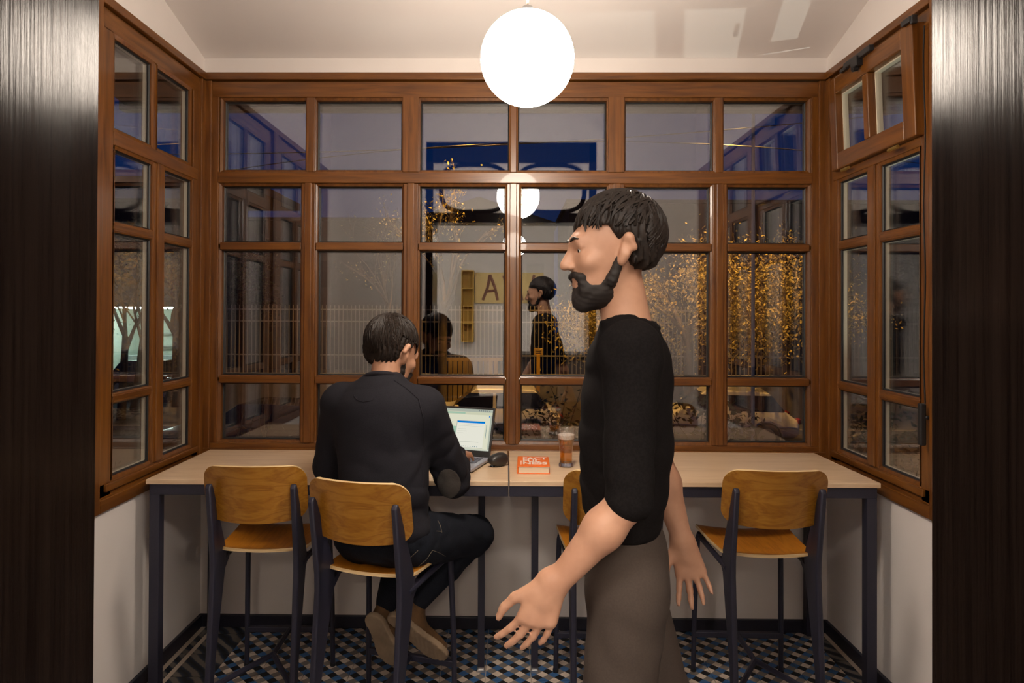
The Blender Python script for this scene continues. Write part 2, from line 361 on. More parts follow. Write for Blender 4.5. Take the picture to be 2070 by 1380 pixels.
# floor: one base, and every tile in view its own piece
fl = struct('floor', MB().box(RX0, RX1, RY, 2.381, -.12, 0).box(XL-.1, XR+.1, 2.381, YB+.1, -.12, -.006), [M['tile']])
fl.data.materials.append(M['grout'])
for p in fl.data.polygons:
    if p.center.y > 2.381: p.material_index = 1
T = .2; gx0, gy0 = -.103, 2.381; cache = {}
for j in range(6):
    y0 = gy0+T*j; y1 = min(y0+T, YB-.012)
    for i in range(-8, 9):
        x0 = gx0+T*i; x1 = x0+T; border = x0 < XL+.08 or x1 > XR-.08
        x0c, x1c = max(x0, XL+.014), min(x1, XR-.014)
        if x1c-x0c < .02: continue
        key = (round(x1c-x0c, 3), round(y1-y0, 3), border)
        if key not in cache:
            mb = MB(); sx_, sy_ = x1c-x0c-.0035, y1-y0-.0035
            if border:
                lf = x0 < 0; s0 = .022
                mb.box(s0 if lf else 0, sx_ if lf else sx_-s0, 0, sy_, -.008, 0, 0); mb.box(0 if lf else sx_-s0, s0 if lf else sx_, 0, sy_, -.008, 0, 1)
                cache[key] = mb.mesh('tile', [M['tile_border'], M['tile_strip']])
            else: cache[key] = mb.box(0, sx_, 0, sy_, -.008, 0).mesh('tile', M['tile'])
        o = link('tile', cache[key], fl); o.location = (x0c+.00175, y0+.00175, 0)

# ---------------------------------------------------------------- windows
def wbox(plane, u0, u1, d0, d1, z0, z1):
    """box on a window plane: u along the wall, d outwards from the room face"""
    mb = MB()
    if plane == 'b': mb.box(u0, u1, YB+d0, YB+d1, z0, z1)
    elif plane == 'l': mb.box(XL-d1, XL-d0, u0, u1, z0, z1)
    else: mb.box(XR+d0, XR+d1, u0, u1, z0, z1)
    return mb
def member(win, plane, name, u0, u1, z0, z1, d0=0.0, d1=.052, bev=.0035, parent=None):
    m = M['wz'] if (z1-z0) > (u1-u0) else (M['wx'] if plane == 'b' else M['wy'])
    return wbox(plane, u0, u1, d0, d1, z0, z1).build(name, m, parent or win, bevel=bev)
def pane(win, plane, u0, u1, z0, z1, parent=None, d=.044):
    """sloped bead, black gasket and spacer round a double glazed pane"""
    pa = parent or win; b = .016
    # opening given is the visible glass; the bead runs round it outside that
    P = (lambda u, dd, z: (u, YB+dd, z)) if plane == 'b' else (lambda u, dd, z: (XL-dd, u, z)) if plane == 'l' else (lambda u, dd, z: (XR+dd, u, z))
    def ring(a, da, c, dc):
        o = [(u0-a, z0-a), (u1+a, z0-a), (u1+a, z1+a), (u0-a, z1+a)]; i_ = [(u0-c, z0-c), (u1+c, z0-c), (u1+c, z1+c), (u0-c, z1+c)]
        return [P(u, da, z) for u, z in o]+[P(u, dc, z) for u, z in i_], [(k_, (k_+1) % 4, 4+(k_+1) % 4, 4+k_) for k_ in range(4)]
    bead = MB(); bead.add(*ring(b, .010 if plane == 'b' else .001, .003, .016 if plane == 'b' else .006)); bead.add(*ring(.003, .016 if plane == 'b' else .006, .0015, d+.03)); bead.build('glazing_bead', M['wz'], pa, fix=False)
    gk = MB(); gk.add(*ring(.0014, d-.006, -.004, d-.002)); gk.add(*ring(-.004, d-.002, -.004, d+.004)); gk.build('gasket', M['gasket'], pa, fix=False)
    sp = MB(); sp.add(*ring(-.001, d+.004, -.001, d+.024)); sp.add(*ring(-.001, d+.016, .02, d+.016)); sp.build('spacer', M['spacer_grey' if plane == 'b' else 'spacer'], pa, fix=False)
    mb = MB()
    for d0 in (d, d+.022):
        q = wbox(plane, u0-.006, u1+.006, d0, d0+.004, z0-.006, z1+.006); mb.add(q.v, q.f)
    mb.build('pane', M['pane'], pa)
ZR = dict(top=(2.677, 2.326), r1=(2.238, 1.956), r2=(1.908, 1.275), r3=(1.228, .945))    # glass heights of the four rows
# back window
w2 = empty('window_2', (0, 0, 0), kind='structure')
topx = [(-1.475, -1.057), (-.995, -.563), (-.462, -.013), (.037, .484), (.584, 1.027), (1.084, 1.503)]
lowx = [(-1.479, -1.079), (-.987, -.558), (-.462, -.032), (.056, .487), (.587, 1.011), (1.106, 1.504)]
B = .016
member(w2, 'b', 'trim_strip', XL, XR, 2.778, ZT, -.018, .02)
member(w2, 'b', 'rail', XL, XR, 2.702-B+.006, 2.774); member(w2, 'b', 'rail', -1.498, 1.523, 2.238+B, 2.326-B, -.004)
member(w2, 'b', 'rail', XL, XR, ZS, .945-B); member(w2, 'b', 'sill_strip', XL, XR, .86, .905, -.016, .01)
member(w2, 'b', 'stile', XL, -1.479-B, .945-B, 2.702, .0); member(w2, 'b', 'stile', 1.504+B, XR, .945-B, 2.702, .0)
member(w2, 'b', 'corner_strip', XL, XL+.045, .90, 2.774, -.014, .02); member(w2, 'b', 'corner_strip', XR-.045, XR, .90, 2.774, -.014, .02)
for (a, b_), (c, d_) in zip(topx[:-1], topx[1:]): member(w2, 'b', 'mullion', b_+B*.55, c-B*.55, 2.326-B+.001, 2.70, .0 if c-b_ > .07 else .004)
for (a, b_), (c, d_) in zip(lowx[:-1], lowx[1:]):
    member(w2, 'b', 'mullion', b_+B*.7, c-B*.7, .945-B+.001, 2.238+B-.001, 0)
    if c-b_ > .085: member(w2, 'b', 'mullion_bead', (b_+c)/2-.018, (b_+c)/2+.018, .945-B+.002, 2.238+B, -.008, .01)
for a, b_ in topx: pane(w2, 'b', a, b_, ZR['top'][1], ZR['top'][0])
for a, b_ in lowx:
    for r in ('r1', 'r2', 'r3'): pane(w2, 'b', a, b_, ZR[r][1], ZR[r][0])
    for z0, z1 in ((1.908, 1.956), (1.228, 1.275)): member(w2, 'b', 'glazing_bar', a-.008, b_+.008, z0+B*.35, z1-B*.35, .002)
# side windows
def side(win, plane, hopper, o=0.0):
    yn = (2.58 if plane == 'l' else 2.60)+o; X = YB+o
    top_ = [(2.692+o, 2.962+o), (3.022+o, 3.318+o)]; low_ = [(2.700+o, 2.974+o), (3.088+o, 3.345+o)]
    mem = lambda *a, **k_: member(win, plane, *a, **k_)
    mem('trim_strip', yn, X, 2.778, ZT, -.018, .02)
    mem('rail', yn, X, 2.702-B+.006, 2.774); mem('rail', 2.675+o, X-.07, 2.238+B, 2.326-B, -.004)
    mem('rail', yn, X, ZS+.035, .945-B); mem('sill_strip', yn, X, ZS, ZS+.05, -.016, .02); mem('sash_strip', yn+.05, X-.06, .895, .925, -.012, .01)
    mem('stile', yn, 2.692-B+o, ZS+.05, 2.702, 0); mem('stile', 3.345+B*.6+o, X, ZS+.05, 2.702, 0)
    mem('corner_strip', X-.05, X, ZS+.05, 2.774, -.014, .02)
    if o == 0: mem('trim_strip', yn-.09, yn-.002, ZS, ZT, -.018, .05)
    else: mem('trim_strip', YW, yn-.002, ZS, ZT, -.012, .06)
    mem('mullion', 2.974+B*.5+o, 3.088-B*.5+o, .945-B+.001, 2.238+B-.001); mem('mullion_bead', 3.005+o, 3.058+o, .945-B+.002, 2.238+B, -.008, .01)
    for a, b_ in low_:
        for r in ('r1', 'r2', 'r3'): pane(win, plane, a, b_, ZR[r][1], ZR[r][0], d=.018)
        for z0, z1 in ((1.908, 1.956), (1.228, 1.275)): mem('glazing_bar', a-.008, b_+.008, z0+B*.35, z1-B*.35, .002)
    if not hopper:
        mem('mullion', 2.962+B*.4+o, 3.022-B*.4+o, 2.326-B+.001, 2.70, .004)
        for a, b_ in top_: pane(win, plane, a, b_, ZR['top'][1], ZR['top'][0], d=.018)
for n_, pl in ((4, 'l'), (5, 'r')): side(empty('window_%d' % n_, kind='structure'), pl, False, -.976 if pl == 'l' else -.957)
w1 = empty('window_1', kind='structure'); side(w1, 'l', False)
w3 = empty('window_3', kind='structure'); side(w3, 'r', True)
# tilting top sash of the right window: thick sash that leans a little into the room, hinged along its lower edge
sash = empty('tilting_sash', (XR, 0, 2.292)); sash.parent = w3; sash.rotation_euler = (0, -radians(2.2), 0)
def sbox(u0, u1, z0, z1, d0=-.034, d1=.03): return MB().box(d0, d1, u0, u1, z0, z1)
zb, zt_ = 0.0, .44
for nm, u0, u1, z0, z1, mk in (('sash_stile', 2.655, 2.735, zb, zt_, 'wz'), ('sash_stile', 3.285, 3.345, zb, zt_, 'wz'), ('sash_rail', 2.735, 3.285, zb, zb+.078, 'wy'),
                               ('sash_rail', 2.735, 3.285, zt_-.078, zt_, 'wy'), ('sash_mullion', 2.99, 3.035, zb+.078, zt_-.078, 'wz')):
    sbox(u0, u1, z0, z1).build(nm, M[mk], sash, bevel=.005, seg=3)
for u0, u1 in ((2.735, 2.99), (3.035, 3.285)):
    MB().box(.006, .010, u0-.004, u1+.004, zb+.074, zt_-.074).box(.026, .030, u0-.004, u1+.004, zb+.074, zt_-.074).build('pane', M['pane'], sash)
    g = MB()
    for a0, a1, c0, c1 in ((u0, u0+.006, zb+.078, zt_-.078), (u1-.006, u1, zb+.078, zt_-.078), (u0, u1, zb+.078, zb+.084), (u0, u1, zt_-.084, zt_-.078)): g.box(.0, .026, a0, a1, c0, c1)
    g.build('gasket', M['spacer'], sash)
op = MB(); op.box(-.052, -.030, 2.93, 3.16, .435, .462); op.box(-.062, -.03, 3.02, 3.075, .405, .45); op.box(-.05, -.03, 3.14, 3.20, .43, .447); op.tube([(-.045, 3.045, .40), (-.07, 3.045, .395)], .012, 10)
op.build('sash_opener', M['black'], sash, bevel=.003)
MB().box(-.050, -.022, 2.640, 2.70, .436, .458).box(-.046, -.024, 2.628, 2.645, .425, .458).build('opener_bracket', M['black'], sash, bevel=.003)
for y in (2.80, 3.20): MB().tube([(-.040, y-.035, -.016), (-.040, y+.035, -.016)], .007, 10).build('hinge', M['brass'], sash)
MB().box(XR-.026, XR-.006, 2.602, 2.634, 1.20, 1.215).box(XR-.044, XR-.02, 2.606, 2.630, 1.10, 1.26).build('crank_handle', M['black'], w3, bevel=.006, seg=3)
random.seed(4)
MB().tube([(XR-.022, 2.618+.006*sin(i*1.1), 2.70-i*.096) for i in range(16)], .0028, 6).build('pull_cord', M['black'], w3, smooth=60)

# ---------------------------------------------------------------- pendant lamps
zc_at = zc
def pendant(label, x, y, zg=2.418, ztop=None):
    ztop = ztop or zc_at(y); t = empty('pendant_lamp', (x, y, ztop), 0, label, 'lamp', 'white globe pendant lamps')
    h = ztop-zg; R_ = .151
    MB().lathe([(R_*sin(a), -h-R_*cos(a)) for a in [pi*i/32 for i in range(1, 32)]], 48).build('globe', M['globe'], t, smooth=60)
    MB().tube([(0, 0, -h+R_-.004), (0, 0, -.02)], .004, 8).build('cord', M['cord'], t)
    MB().lathe([(.001, -h+R_+.018), (.018, -h+R_+.016), (.022, -h+R_-.006)], 20).build('cap', M['steel'], t, smooth=50)
    MB().lathe([(.045, 0), (.045, -.02), (.001, -.022)], 24).build('ceiling_rose', M['white'], t, smooth=50)
M['cord'] = mat('pale_cord', (.55, .48, .42), .6)
pendant('glowing white globe pendant lamp hanging over the bar table', .051, 2.2)
pendant('second globe lamp further back in the room, seen as the lower small reflection', .045, -1.6, 2.44, RZ)
pendant('added fill globe, unseen in the left half of the room behind the opening', -2.3, -1.4, 2.44, RZ)  # this globe and the next are unseen, added to brighten the room behind
pendant('added fill globe, unseen in the right half of the room behind the opening', 2.3, -1.4, 2.44, RZ)

M['fill_glow'] = emission('fill_panel_glow', (1.0, .90, .80), 60)  # unseen panels added as fill, lighting the bay below the table through the opening
for x_, lb in ((-.95, 'added fill light panel, unseen in the room behind, on the left'), (1.0, 'added fill light panel, unseen in the room behind, on the right')):
    t = empty('ceiling_light', (x_, -.75, RZ), 0, lb, 'lamp', 'added fill panels of the room behind')
    MB().box(-.33, .33, -.33, .33, -.05, 0).build('housing', M['steel'], t, bevel=.004); MB().box(-.30, .30, -.30, .30, -.056, -.051).build('diffuser', M['fill_glow'], t)

# ---------------------------------------------------------------- bar tables
def table(label, x0, x1, outer, y0=2.835, y1=3.452):
    cx = (x0+x1)/2; t = empty('bar_table', (cx, (y0+y1)/2, 0), 0, label, 'table', None)
    a, b = x0-cx+.001, x1-cx-.001; f, k_ = y0-(y0+y1)/2, y1-(y0+y1)/2
    MB().box(a, b, f, k_, .88, .9).build('tabletop', [M['table']], t, bevel=.0015)
    s = .042
    ax0, ax1 = (a+.012, b) if outer < 0 else (a, b-.012)
    for y in (f+.006, k_-.006-s): MB().box(ax0, ax1, y, y+s, .835, .88).build('apron_rail', M['stool_metal'], t, bevel=.002)
    xo = ax0 if outer < 0 else ax1-s
    MB().box(xo, xo+s, f+.006+s, k_-.006-s, .835, .88).build('apron_rail', M['stool_metal'], t, bevel=.002)
    for y in (f+.006, k_-.006-s): MB().box(xo, xo+s, y, y+s, .0, .835).build('leg', M['stool_metal'], t, bevel=.002)
    xi = (-.125-cx) if outer < 0 else (.113-cx); yi = 3.06-(y0+y1)/2
    MB().box(xi-.015, xi+.015, f+.048, k_-.048, .845, .875).build('cross_rail', M['stool_metal'], t, bevel=.002)
    l = MB().box(xi-.015, xi+.015, yi-.015, yi+.015, .022, .845).build('leg', M['stool_metal'], t, bevel=.002)
    MB().box(xi-.017, xi+.017, yi-.017, yi+.017, 0, .012).box(xi-.012, xi+.012, yi-.012, yi+.012, .012, .022).build('foot_cap', M['steel'], l)
    return t
t1 = table('pale wooden bar table on navy legs, left of the seam, with laptop and mouse', -1.513, -.008, -1)
t2 = table('pale wooden bar table on navy legs, right of the seam, with orange book and beer', -.004, 1.532, 1)
for t, dy in ((t1, -.010), (t2, .003)): t.rotation_euler.z = .008; t.location.y += dy

# ---------------------------------------------------------------- stools
def rr_w(z, hw, hh, r):
    a = abs(z)-(hh-r)
    return hw-(r-sqrt(max(r*r-a*a, 0))) if a > 0 else hw
def shell(fn, nu, nv, th, nrm_flip=False):
    """closed plywood shell: surface fn(u,v) thickened along its normals; rim gets material 1"""
    P = np.array([[fn(i/(nu-1), j/(nv-1)) for i in range(nu)] for j in range(nv)])
    du = np.gradient(P, axis=1); dv = np.gradient(P, axis=0); N = np.cross(du, dv); L = np.linalg.norm(N, axis=2, keepdims=True); N = N/np.maximum(L, 1e-9)
    mb = MB(); A = (P+N*th/2).reshape(-1, 3); Bq = (P-N*th/2).reshape(-1, 3); n = nu*nv
    q = [(j*nu+i, j*nu+i+1, (j+1)*nu+i+1, (j+1)*nu+i) for j in range(nv-1) for i in range(nu-1)]
    mb.add(np.vstack([A, Bq]).tolist(), q+[tuple(k_+n for k_ in f)[::-1] for f in q])
    rim = [i for i in range(nu)]+[j*nu+nu-1 for j in range(1, nv)]+[(nv-1)*nu+i for i in range(nu-2, -1, -1)]+[j*nu for j in range(nv-2, 0, -1)]
    mb.f += [(rim[i], rim[(i+1) % len(rim)], rim[(i+1) % len(rim)]+n, rim[i]+n) for i in range(len(rim))]; mb.mi += [1]*len(rim)
    return mb
def make_stool():
    t = empty('bar_stool', cat='stool', group='oak and navy bar stools')
    # seat: rounded trapezoid, dished, front edge rolled down
    def seat(u, v):
        s = (u*2-1); tt = .5-.5*cos(pi*v); y = -.20+.40*tt; r = .05
        hw = .172+.028*tt; a = max(0, r-(y+.20)), max(0, r-(.20-y)); d = max(a); hw -= r-sqrt(max(r*r-d*d, 0))
        x = s*hw; z = .645+.016*(x/.19)**2-.008*(1-((y)/.2)**2)+.006
        if y > .12: z -= ((y-.12)/.08)**2*.018
        if y < -.14: z += ((-.14-y)/.06)**2*.006
        return (x, y, z)
    shell(seat, 26, 26, .012).build('seat', [M['ply_seat'], M['ply_edge']], t, smooth=50)
    def back(u, v):
        hh = .107; z = -hh*cos(pi*v); hw = rr_w(z, .196, hh, .055); s = (u*2-1); x = s*hw
        tilt = z*.20; zz = .905+z*.98+(.014*(1-(x/.196)**2)*(-1 if z < 0 else .25)*min(1, abs(z)/.09))
        return (x, -.292-tilt+.052*(x/.196)**2, zz)
    shell(back, 34, 26, .011).build('backrest', [M['ply'], M['ply_edge']], t, smooth=50)
    # rear legs: flat tapering fins, widest at the seat, rounded outer edge
    for s in (-1, 1):
        poly = [(-.322, 0), (-.286, 0), (-.25, .25), (-.155, .60), (-.15, .645), (-.165, .68), (-.283, .93), (-.293, .945), (-.306, .945), (-.314, .93), (-.27, .66), (-.268, .60), (-.30, .25)]
        x = s*.160; mb = MB()
        mb.prism(poly, 'x', x-.011, x+.011)
        mb.build('rear_leg', M['stool_metal'], t, smooth=20, bevel=.009, seg=4)
        mb = MB(); mb.tube([(s*.194, .205, .0), (s*.190, .197, .3), (s*.182, .178, .60), (s*.178, .166, .628)], [.0105, .0115, .0115, .010], 12); mb.build('front_leg', M['stool_metal'], t, smooth=50)
        mb = MB(); mb.tube([(s*.165, -.20, .61), (s*.175, .17, .612)], .011, 8); mb.prism([(-.17, .60), (-.11, .625), (-.11, .605), (-.165, .565)], 'x', s*.16-.006, s*.16+.006); mb.build('seat_rail', M['stool_metal'], t, smooth=40)
        MB().lathe([(.0125, 0), (.0125, .014)], 12, (s*.194, .2055, 0)).build('foot_cap', M['black'], t, smooth=50)
    MB().tube([(-.178, .166, .612), (.178, .166, .612)], .010, 8).build('cross_rail', M['stool_metal'], t, smooth=50)
    MB().box(-.19, .19, .19, .212, .155, .180).build('footrest_bar', M['stool_metal'], t, bevel=.003)
    MB().tube([(0, .195, .168), (0, -.03, .168)], .0115, 8).build('stretcher', M['stool_metal'], t, smooth=40)
    for s in (-1, 1): MB().tube([(0, -.03, .168), (s*.158, -.292, .168)], .0115, 8).build('stretcher', M['stool_metal'], t, smooth=40)
    return t
stool0 = make_stool()
for i, (x, y, rz, lb) in enumerate(((-.985, 2.880, .02, 'empty bar stool at the left end of the bar table'),
                                    (-.462, 2.649, radians(-15.5), 'bar stool on which the man in the dark sweater sits'),
                                    (.402, 2.850, .0, 'bar stool partly hidden behind the walking man'),
                                    (1.014, 2.868, -.02, 'empty bar stool at the right end, with the whole backrest in view'))):
    s = stool0 if i == 0 else copy_tree(stool0)
    s.location = (x, y, 0); s.rotation_euler.z = rz; s['label'] = lb
# ---------------------------------------------------------------- things on the tables
TZ = .9005
M['laptop_dark'] = mat('laptop_lid_plastic', (.016, .015, .015), .5)
M['laptop_silver'] = mat('laptop_deck', (.42, .43, .50), .35, metal=.3)
M['key'] = mat('key_cap', (.10, .10, .14), .5)
lp = empty('laptop', (-.302, 3.135, TZ), radians(-17), 'open black laptop with a bright screen, its keyboard under the hand of the man', 'laptop')
W_, D_ = .365, .245
MB().box(-W_/2, W_/2, -D_/2, D_/2, .004, .020).build('base', M['laptop_silver'], lp, bevel=.006, seg=3)
MB().box(-W_/2+.004, W_/2-.004, -D_/2+.004, D_/2-.004, .0, .006).build('underside', M['black'], lp, bevel=.002)
ky = MB()
for r in range(6):
    n = 15 if r < 5 else 9
    for c in range(n):
        w_ = .320/n; x0 = -.160+c*w_
        ky.box(x0+.0012, x0+w_-.0012, .085-(r+1)*.0178+.001, .085-r*.0178-.001, .0195, .0222)
ky.build('keys', M['key'], lp)['kind'] = 'stuff'
MB().box(-.05, .05, -.105, -.045, .0196, .0203).build('touchpad', mat('touchpad', (.30, .31, .37), .3), lp, bevel=.0003)
lid = empty('lid', (0, D_/2-.004, .018)); lid.parent = lp; lid.rotation_euler = (radians(-20), 0, 0)
MB().box(-W_/2, W_/2, -.004, .006, .0, .236).build('lid_shell', M['laptop_dark'], lid, bevel=.004, seg=3)
MB().box(-W_/2+.03, W_/2-.03, -.006, .006, -.008, .006).build('hinge', M['black'], lid, bevel=.002)
scr = MB(); SW, SH = .346, .196; sx0, sz0 = -SW/2, .029
cols = [(.72, .74, .54), (.50, .55, .46), (.88, .88, .68), (.42, .64, .48), (.0, .23, .80), (.10, .25, .30), (.55, .12, .10), (.70, .74, .62), (.96, .95, .82), (.03, .05, .12), (.58, .60, .52)]
scm = [emission('screen_colour_%d' % i, c, .80) for i, c in enumerate(cols)]
depth_ = [0]
def q(a, b, c, d, mi):
    depth_[0] += 1; y = -.0045-.000015*depth_[0]
    scr.add([(sx0+a*SW, y, sz0+c*SH), (sx0+b*SW, y, sz0+c*SH), (sx0+b*SW, y, sz0+d*SH), (sx0+a*SW, y, sz0+d*SH)], [(0, 1, 2, 3)], mi)
q(0, 1, 0, 1, 2); q(0, 1, .93, 1, 1); q(0, 1, .86, .93, 0); q(.02, .6, .875, .915, 3); q(0, 1, 0, .035, 7); q(.0, .16, .035, .86, 0); q(.975, 1, .035, .86, 1)
q(.18, .52, .04, .56, 3)
random.seed(7)
for i in range(13): q(.20, .30+random.random()*.2, .09+i*.031, .098+i*.031, 5 if i % 3 else 1)
for i in range(4): q(.20, .235, .57+i*.03, .586+i*.03, 5); q(.245, .34+random.random()*.15, .573+i*.03, .583+i*.03, 10)
q(.20, .28, .40, .41, 6); q(.20, .26, .33, .34, 6)
for i in range(14): q(.02, .06+random.random()*.08, .10+i*.05, .108+i*.05, 10)
q(.49, .905, .05, .71, 10); q(.50, .905, .06, .70, 8); q(.50, .905, .655, .70, 4); q(.515, .88, .615, .619, 10); q(.515, .88, .575, .579, 10); q(.515, .84, .19, .20, 10)
for i in range(3): q(.515, .60+random.random()*.1, .50-i*.05, .506-i*.05, 10)
q(.51, .57, .07, .11, 9)
for i in range(8): q(.59+i*.033, .602+i*.033, .08, .095, 5)
for i in range(6): q(.80+i*.03, .81+i*.03, .955, .972, 9)
q(.955, .97, .81, .85, 4); q(.93, .936, .30, .62, 5)
scr.build('screen', scm, lid, fix=False)

ms = empty('computer_mouse', (-.079, 3.100, TZ), radians(-62), 'dark grey wireless computer mouse beside the laptop', 'mouse')
def mousef(u, v):
    a = 2*pi*u; b = pi/2*v; ca, sa = cos(a), sin(a); r = cos(b)**.75
    sxm = .031*(1+.12*sa*sa-.10*max(0, -sa)); return (sxm*ca*r+.002*sin(a*2)*r, .052*sa*r, .002+.033*sin(b)**.8*(1-.22*sa*r))
mb = MB(); mb.grid(mousef, 36, 12, closed_u=True); mb.build('shell', mat('mouse_rubber', (.028, .026, .025), .32), ms, smooth=60)
MB().lathe([(.001, -.004), (.011, -.004), (.0125, 0), (.011, .004), (.001, .004)], 20).build('scroll_wheel', M['black'], ms, smooth=40)
wh = ms.children[-1]; wh.rotation_euler = (0, pi/2, 0); wh.location = (0, .026, .030)
MB().tube([(0, .051, .012), (0, .04, .022), (0, .015, .0338)], .0008, 6).build('button_split', M['black'], ms)

M['orange'] = mat('orange_cover', (.88, .17, .010), .38, spec=.5)
M['paper'] = noisy('page_edges', [(.3, (.62, .50, .36)), (.7, (.78, .66, .50))], (3, 3, 700), 2, .8)
M['title'] = mat('white_print', (.82, .74, .66), .45)
bk = empty('book', (.106, 3.060, TZ), radians(-1.2), 'thick orange book lying flat with large white title letters', 'book')
bw, bl, bh = .070, .098, .034
MB().box(-bw+.004, bw-.005, -bl+.004, bl-.004, .003, bh-.003).build('pages', M['paper'], bk)
cv = MB(); cv.box(-bw, bw, -bl, bl, 0, .0028).box(-bw, bw, -bl, bl, bh-.0028, bh).box(-bw-.002, -bw+.003, -bl, bl, 0, bh); cv.build('cover', M['orange'], bk, bevel=.0015)
def text_mesh(body, size, m, parent, loc, rot=(0, 0, 0), offset=0.0, sx=1.0, name='lettering', ext=.0003, align='LEFT'):
    cu = bpy.data.curves.new('t', 'FONT'); cu.body = body; cu.size = size; cu.offset = offset; cu.extrude = ext; cu.align_x = align
    o = bpy.data.objects.new('t', cu); COL.objects.link(o); dg = bpy.context.evaluated_depsgraph_get(); dg.update()
    me = bpy.data.meshes.new_from_object(o.evaluated_get(dg)); bpy.data.objects.remove(o); me.materials.clear(); me.materials.append(m)
    t = link(name, me, parent); t.location = loc; t.rotation_euler = rot; t.scale = (sx, 1, 1); return t
for ln, yy, s_, wd in (('FACT', .036, .062, .72), ('FUL', -.012, .062, .74), ('NESS', -.062, .062, .80)):
    text_mesh(ln, s_, M['title'], bk, (-.049, yy, bh+.0002), sx=wd, offset=.0016)
text_mesh('FACTFULNESS', .012, M['title'], bk, (-.052, -.07, bh+.0002), (0, 0, pi/2))

M['glass'] = mat('clear_glass', (1, 1, 1), .0); b_ = M['glass'].node_tree.nodes['Principled BSDF']; b_.inputs['Transmission Weight'].default_value = 1; b_.inputs['IOR'].default_value = 1.42
M['drink_glass'] = glass_material('thin_drinking_glass', .07, (.97, .97, .97))
M['beer'] = mat('amber_beer', (.82, .33, .02), .0); b_ = M['beer'].node_tree.nodes['Principled BSDF']; b_.inputs['Transmission Weight'].default_value = .92; b_.inputs['IOR'].default_value = 1.2
M['foam'] = noisy('beer_foam', [(.3, (.60, .50, .42)), (.7, (.80, .72, .64))], (160, 160, 160), 4, .9, bump=.4)
bg_ = empty('beer_glass', (.256, 3.115, TZ), 0, 'tall glass of amber beer with a foam head beside the orange book', 'glass')
outer = [(.030, 0), (.0345, .002), (.035, .010), (.031, .020), (.0295, .040), (.0300, .070), (.0345, .105), (.0395, .130), (.0415, .150), (.0410, .168)]
inner = [(.0392, .168), (.0397, .150), (.0377, .130), (.0327, .105), (.0283, .070), (.0278, .040), (.0285, .020), (.001, .0175)]
MB().lathe(outer+[(.040, .169)]+inner[:1]+inner[1:], 48).build('glass', M['drink_glass'], bg_, smooth=50)
MB().lathe([(.001, .0005), (.033, .001), (.0335, .010), (.029, .0165), (.001, .0165)], 40).build('glass_foot', M['glass'], bg_, smooth=50)
MB().lathe([(.001, .0185), (.0275, .020), (.0272, .040), (.0277, .070), (.0320, .105), (.0368, .1255), (.001, .1255)], 40).build('beer', M['beer'], bg_, smooth=50)
MB().lathe([(.001, .1258), (.0369, .1258), (.0382, .135), (.0388, .143), (.030, .147), (.015, .145), (.001, .146)], 40).build('foam', M['foam'], bg_, smooth=60)

# ---------------------------------------------------------------- the room behind, seen only as reflections
M['mustard'] = mat('mustard_paint', (.55, .34, .05), .6); M['dark_wood'] = mat('dark_counter_wood', (.03, .02, .015), .5)
ct = empty('bar_counter', (.9, -2.6, 0), 0, 'dark bar counter in the room behind, seen only mirrored in the panes', 'counter')
MB().box(-.75, 1.3, -.3, .3, 0, .98).build('counter_front', M['dark_wood'], ct, bevel=.004); MB().box(-.8, 1.35, -.34, .34, .98, 1.03).build('counter_top', M['black'], ct, bevel=.004)
shf = empty('wall_shelf', (-.72, -4.45, 1.1), 0, 'narrow mustard shelf column at the far wall, seen only mirrored', 'shelf')
MB().box(-.09, .09, -.14, -.12, 0, 1.2).build('back_panel', M['mustard'], shf)
for i in range(5): MB().box(-.09, .09, -.12, .1, i*.295, i*.295+.02).build('shelf_board', M['mustard'], shf)
for s in (-1, 1): MB().box(s*.095-.008, s*.095+.008, -.14, .1, 0, 1.2).build('side_panel', M['mustard'], shf)
po = empty('poster', (-.02, -4.565, 1.75), 0, 'pale yellow poster with brown brush strokes on the far wall, seen only mirrored', 'poster')
MB().box(-.58, .58, 0, .01, 0, .52).build('sheet', mat('poster_paper', (.75, .58, .25), .6), po)
st = MB(); random.seed(3)
for a, b in (((-.45, .05), (-.33, .48)), ((-.33, .48), (-.2, .05)), ((-.1, .47), (0, .05)), ((0, .05), (.1, .4)), ((.1, .4), (.22, .05)), ((.3, .05), (.42, .48)), ((-.4, .2), (-.22, .22))):
    st.tube([(a[0], .0, a[1]), ((a[0]+b[0])/2+.02, .001, (a[1]+b[1])/2), (b[0], .0, b[1])], .028, 6)
st.build('brush_strokes', mat('poster_ink', (.25, .12, .08), .6), po)
# ---------------------------------------------------------------- people
from mathutils.bvhtree import BVHTree
M['skin'] = noisy('skin', [(.35, (.43, .22, .135)), (.65, (.50, .27, .17))], (20, 20, 20), 3, .5)
M['hair'] = noisy('dark_brown_hair', [(.3, (.0085, .0055, .0042)), (.7, (.022, .0135, .009))], (160, 160, 40), 3, .55, spec=.3)
M['beard'] = mat('dark_beard', (.014, .009, .007), .7)
M['knit'] = noisy('charcoal_navy_knit', [(.35, (.0095, .0092, .0130)), (.65, (.0150, .0144, .0195))], (260, 260, 420), 2, .92, bump=.25, spec=.25)
M['knit_rib'] = mat('charcoal_rib', (.0175, .016, .0205), .95, spec=.2)
M['patch'] = noisy('grey_suede', [(.3, (.060, .052, .046)), (.7, (.082, .072, .063))], (200, 200, 200), 3, .95)
M['denim'] = noisy('dark_denim', [(.35, (.0055, .0068, .0110)), (.65, (.0105, .0128, .020))], (300, 300, 300), 2, .9, spec=.2)
M['thread'] = mat('pale_stitching', (.16, .13, .09), .8)
M['sole'] = noisy('tan_rubber_sole', [(.3, (.21, .15, .095)), (.7, (.30, .215, .135))], (14, 14, 14), 4, .8)
M['suede'] = noisy('brown_suede', [(.3, (.085, .042, .014)), (.7, (.13, .065, .022))], (40, 40, 40), 4, .85)
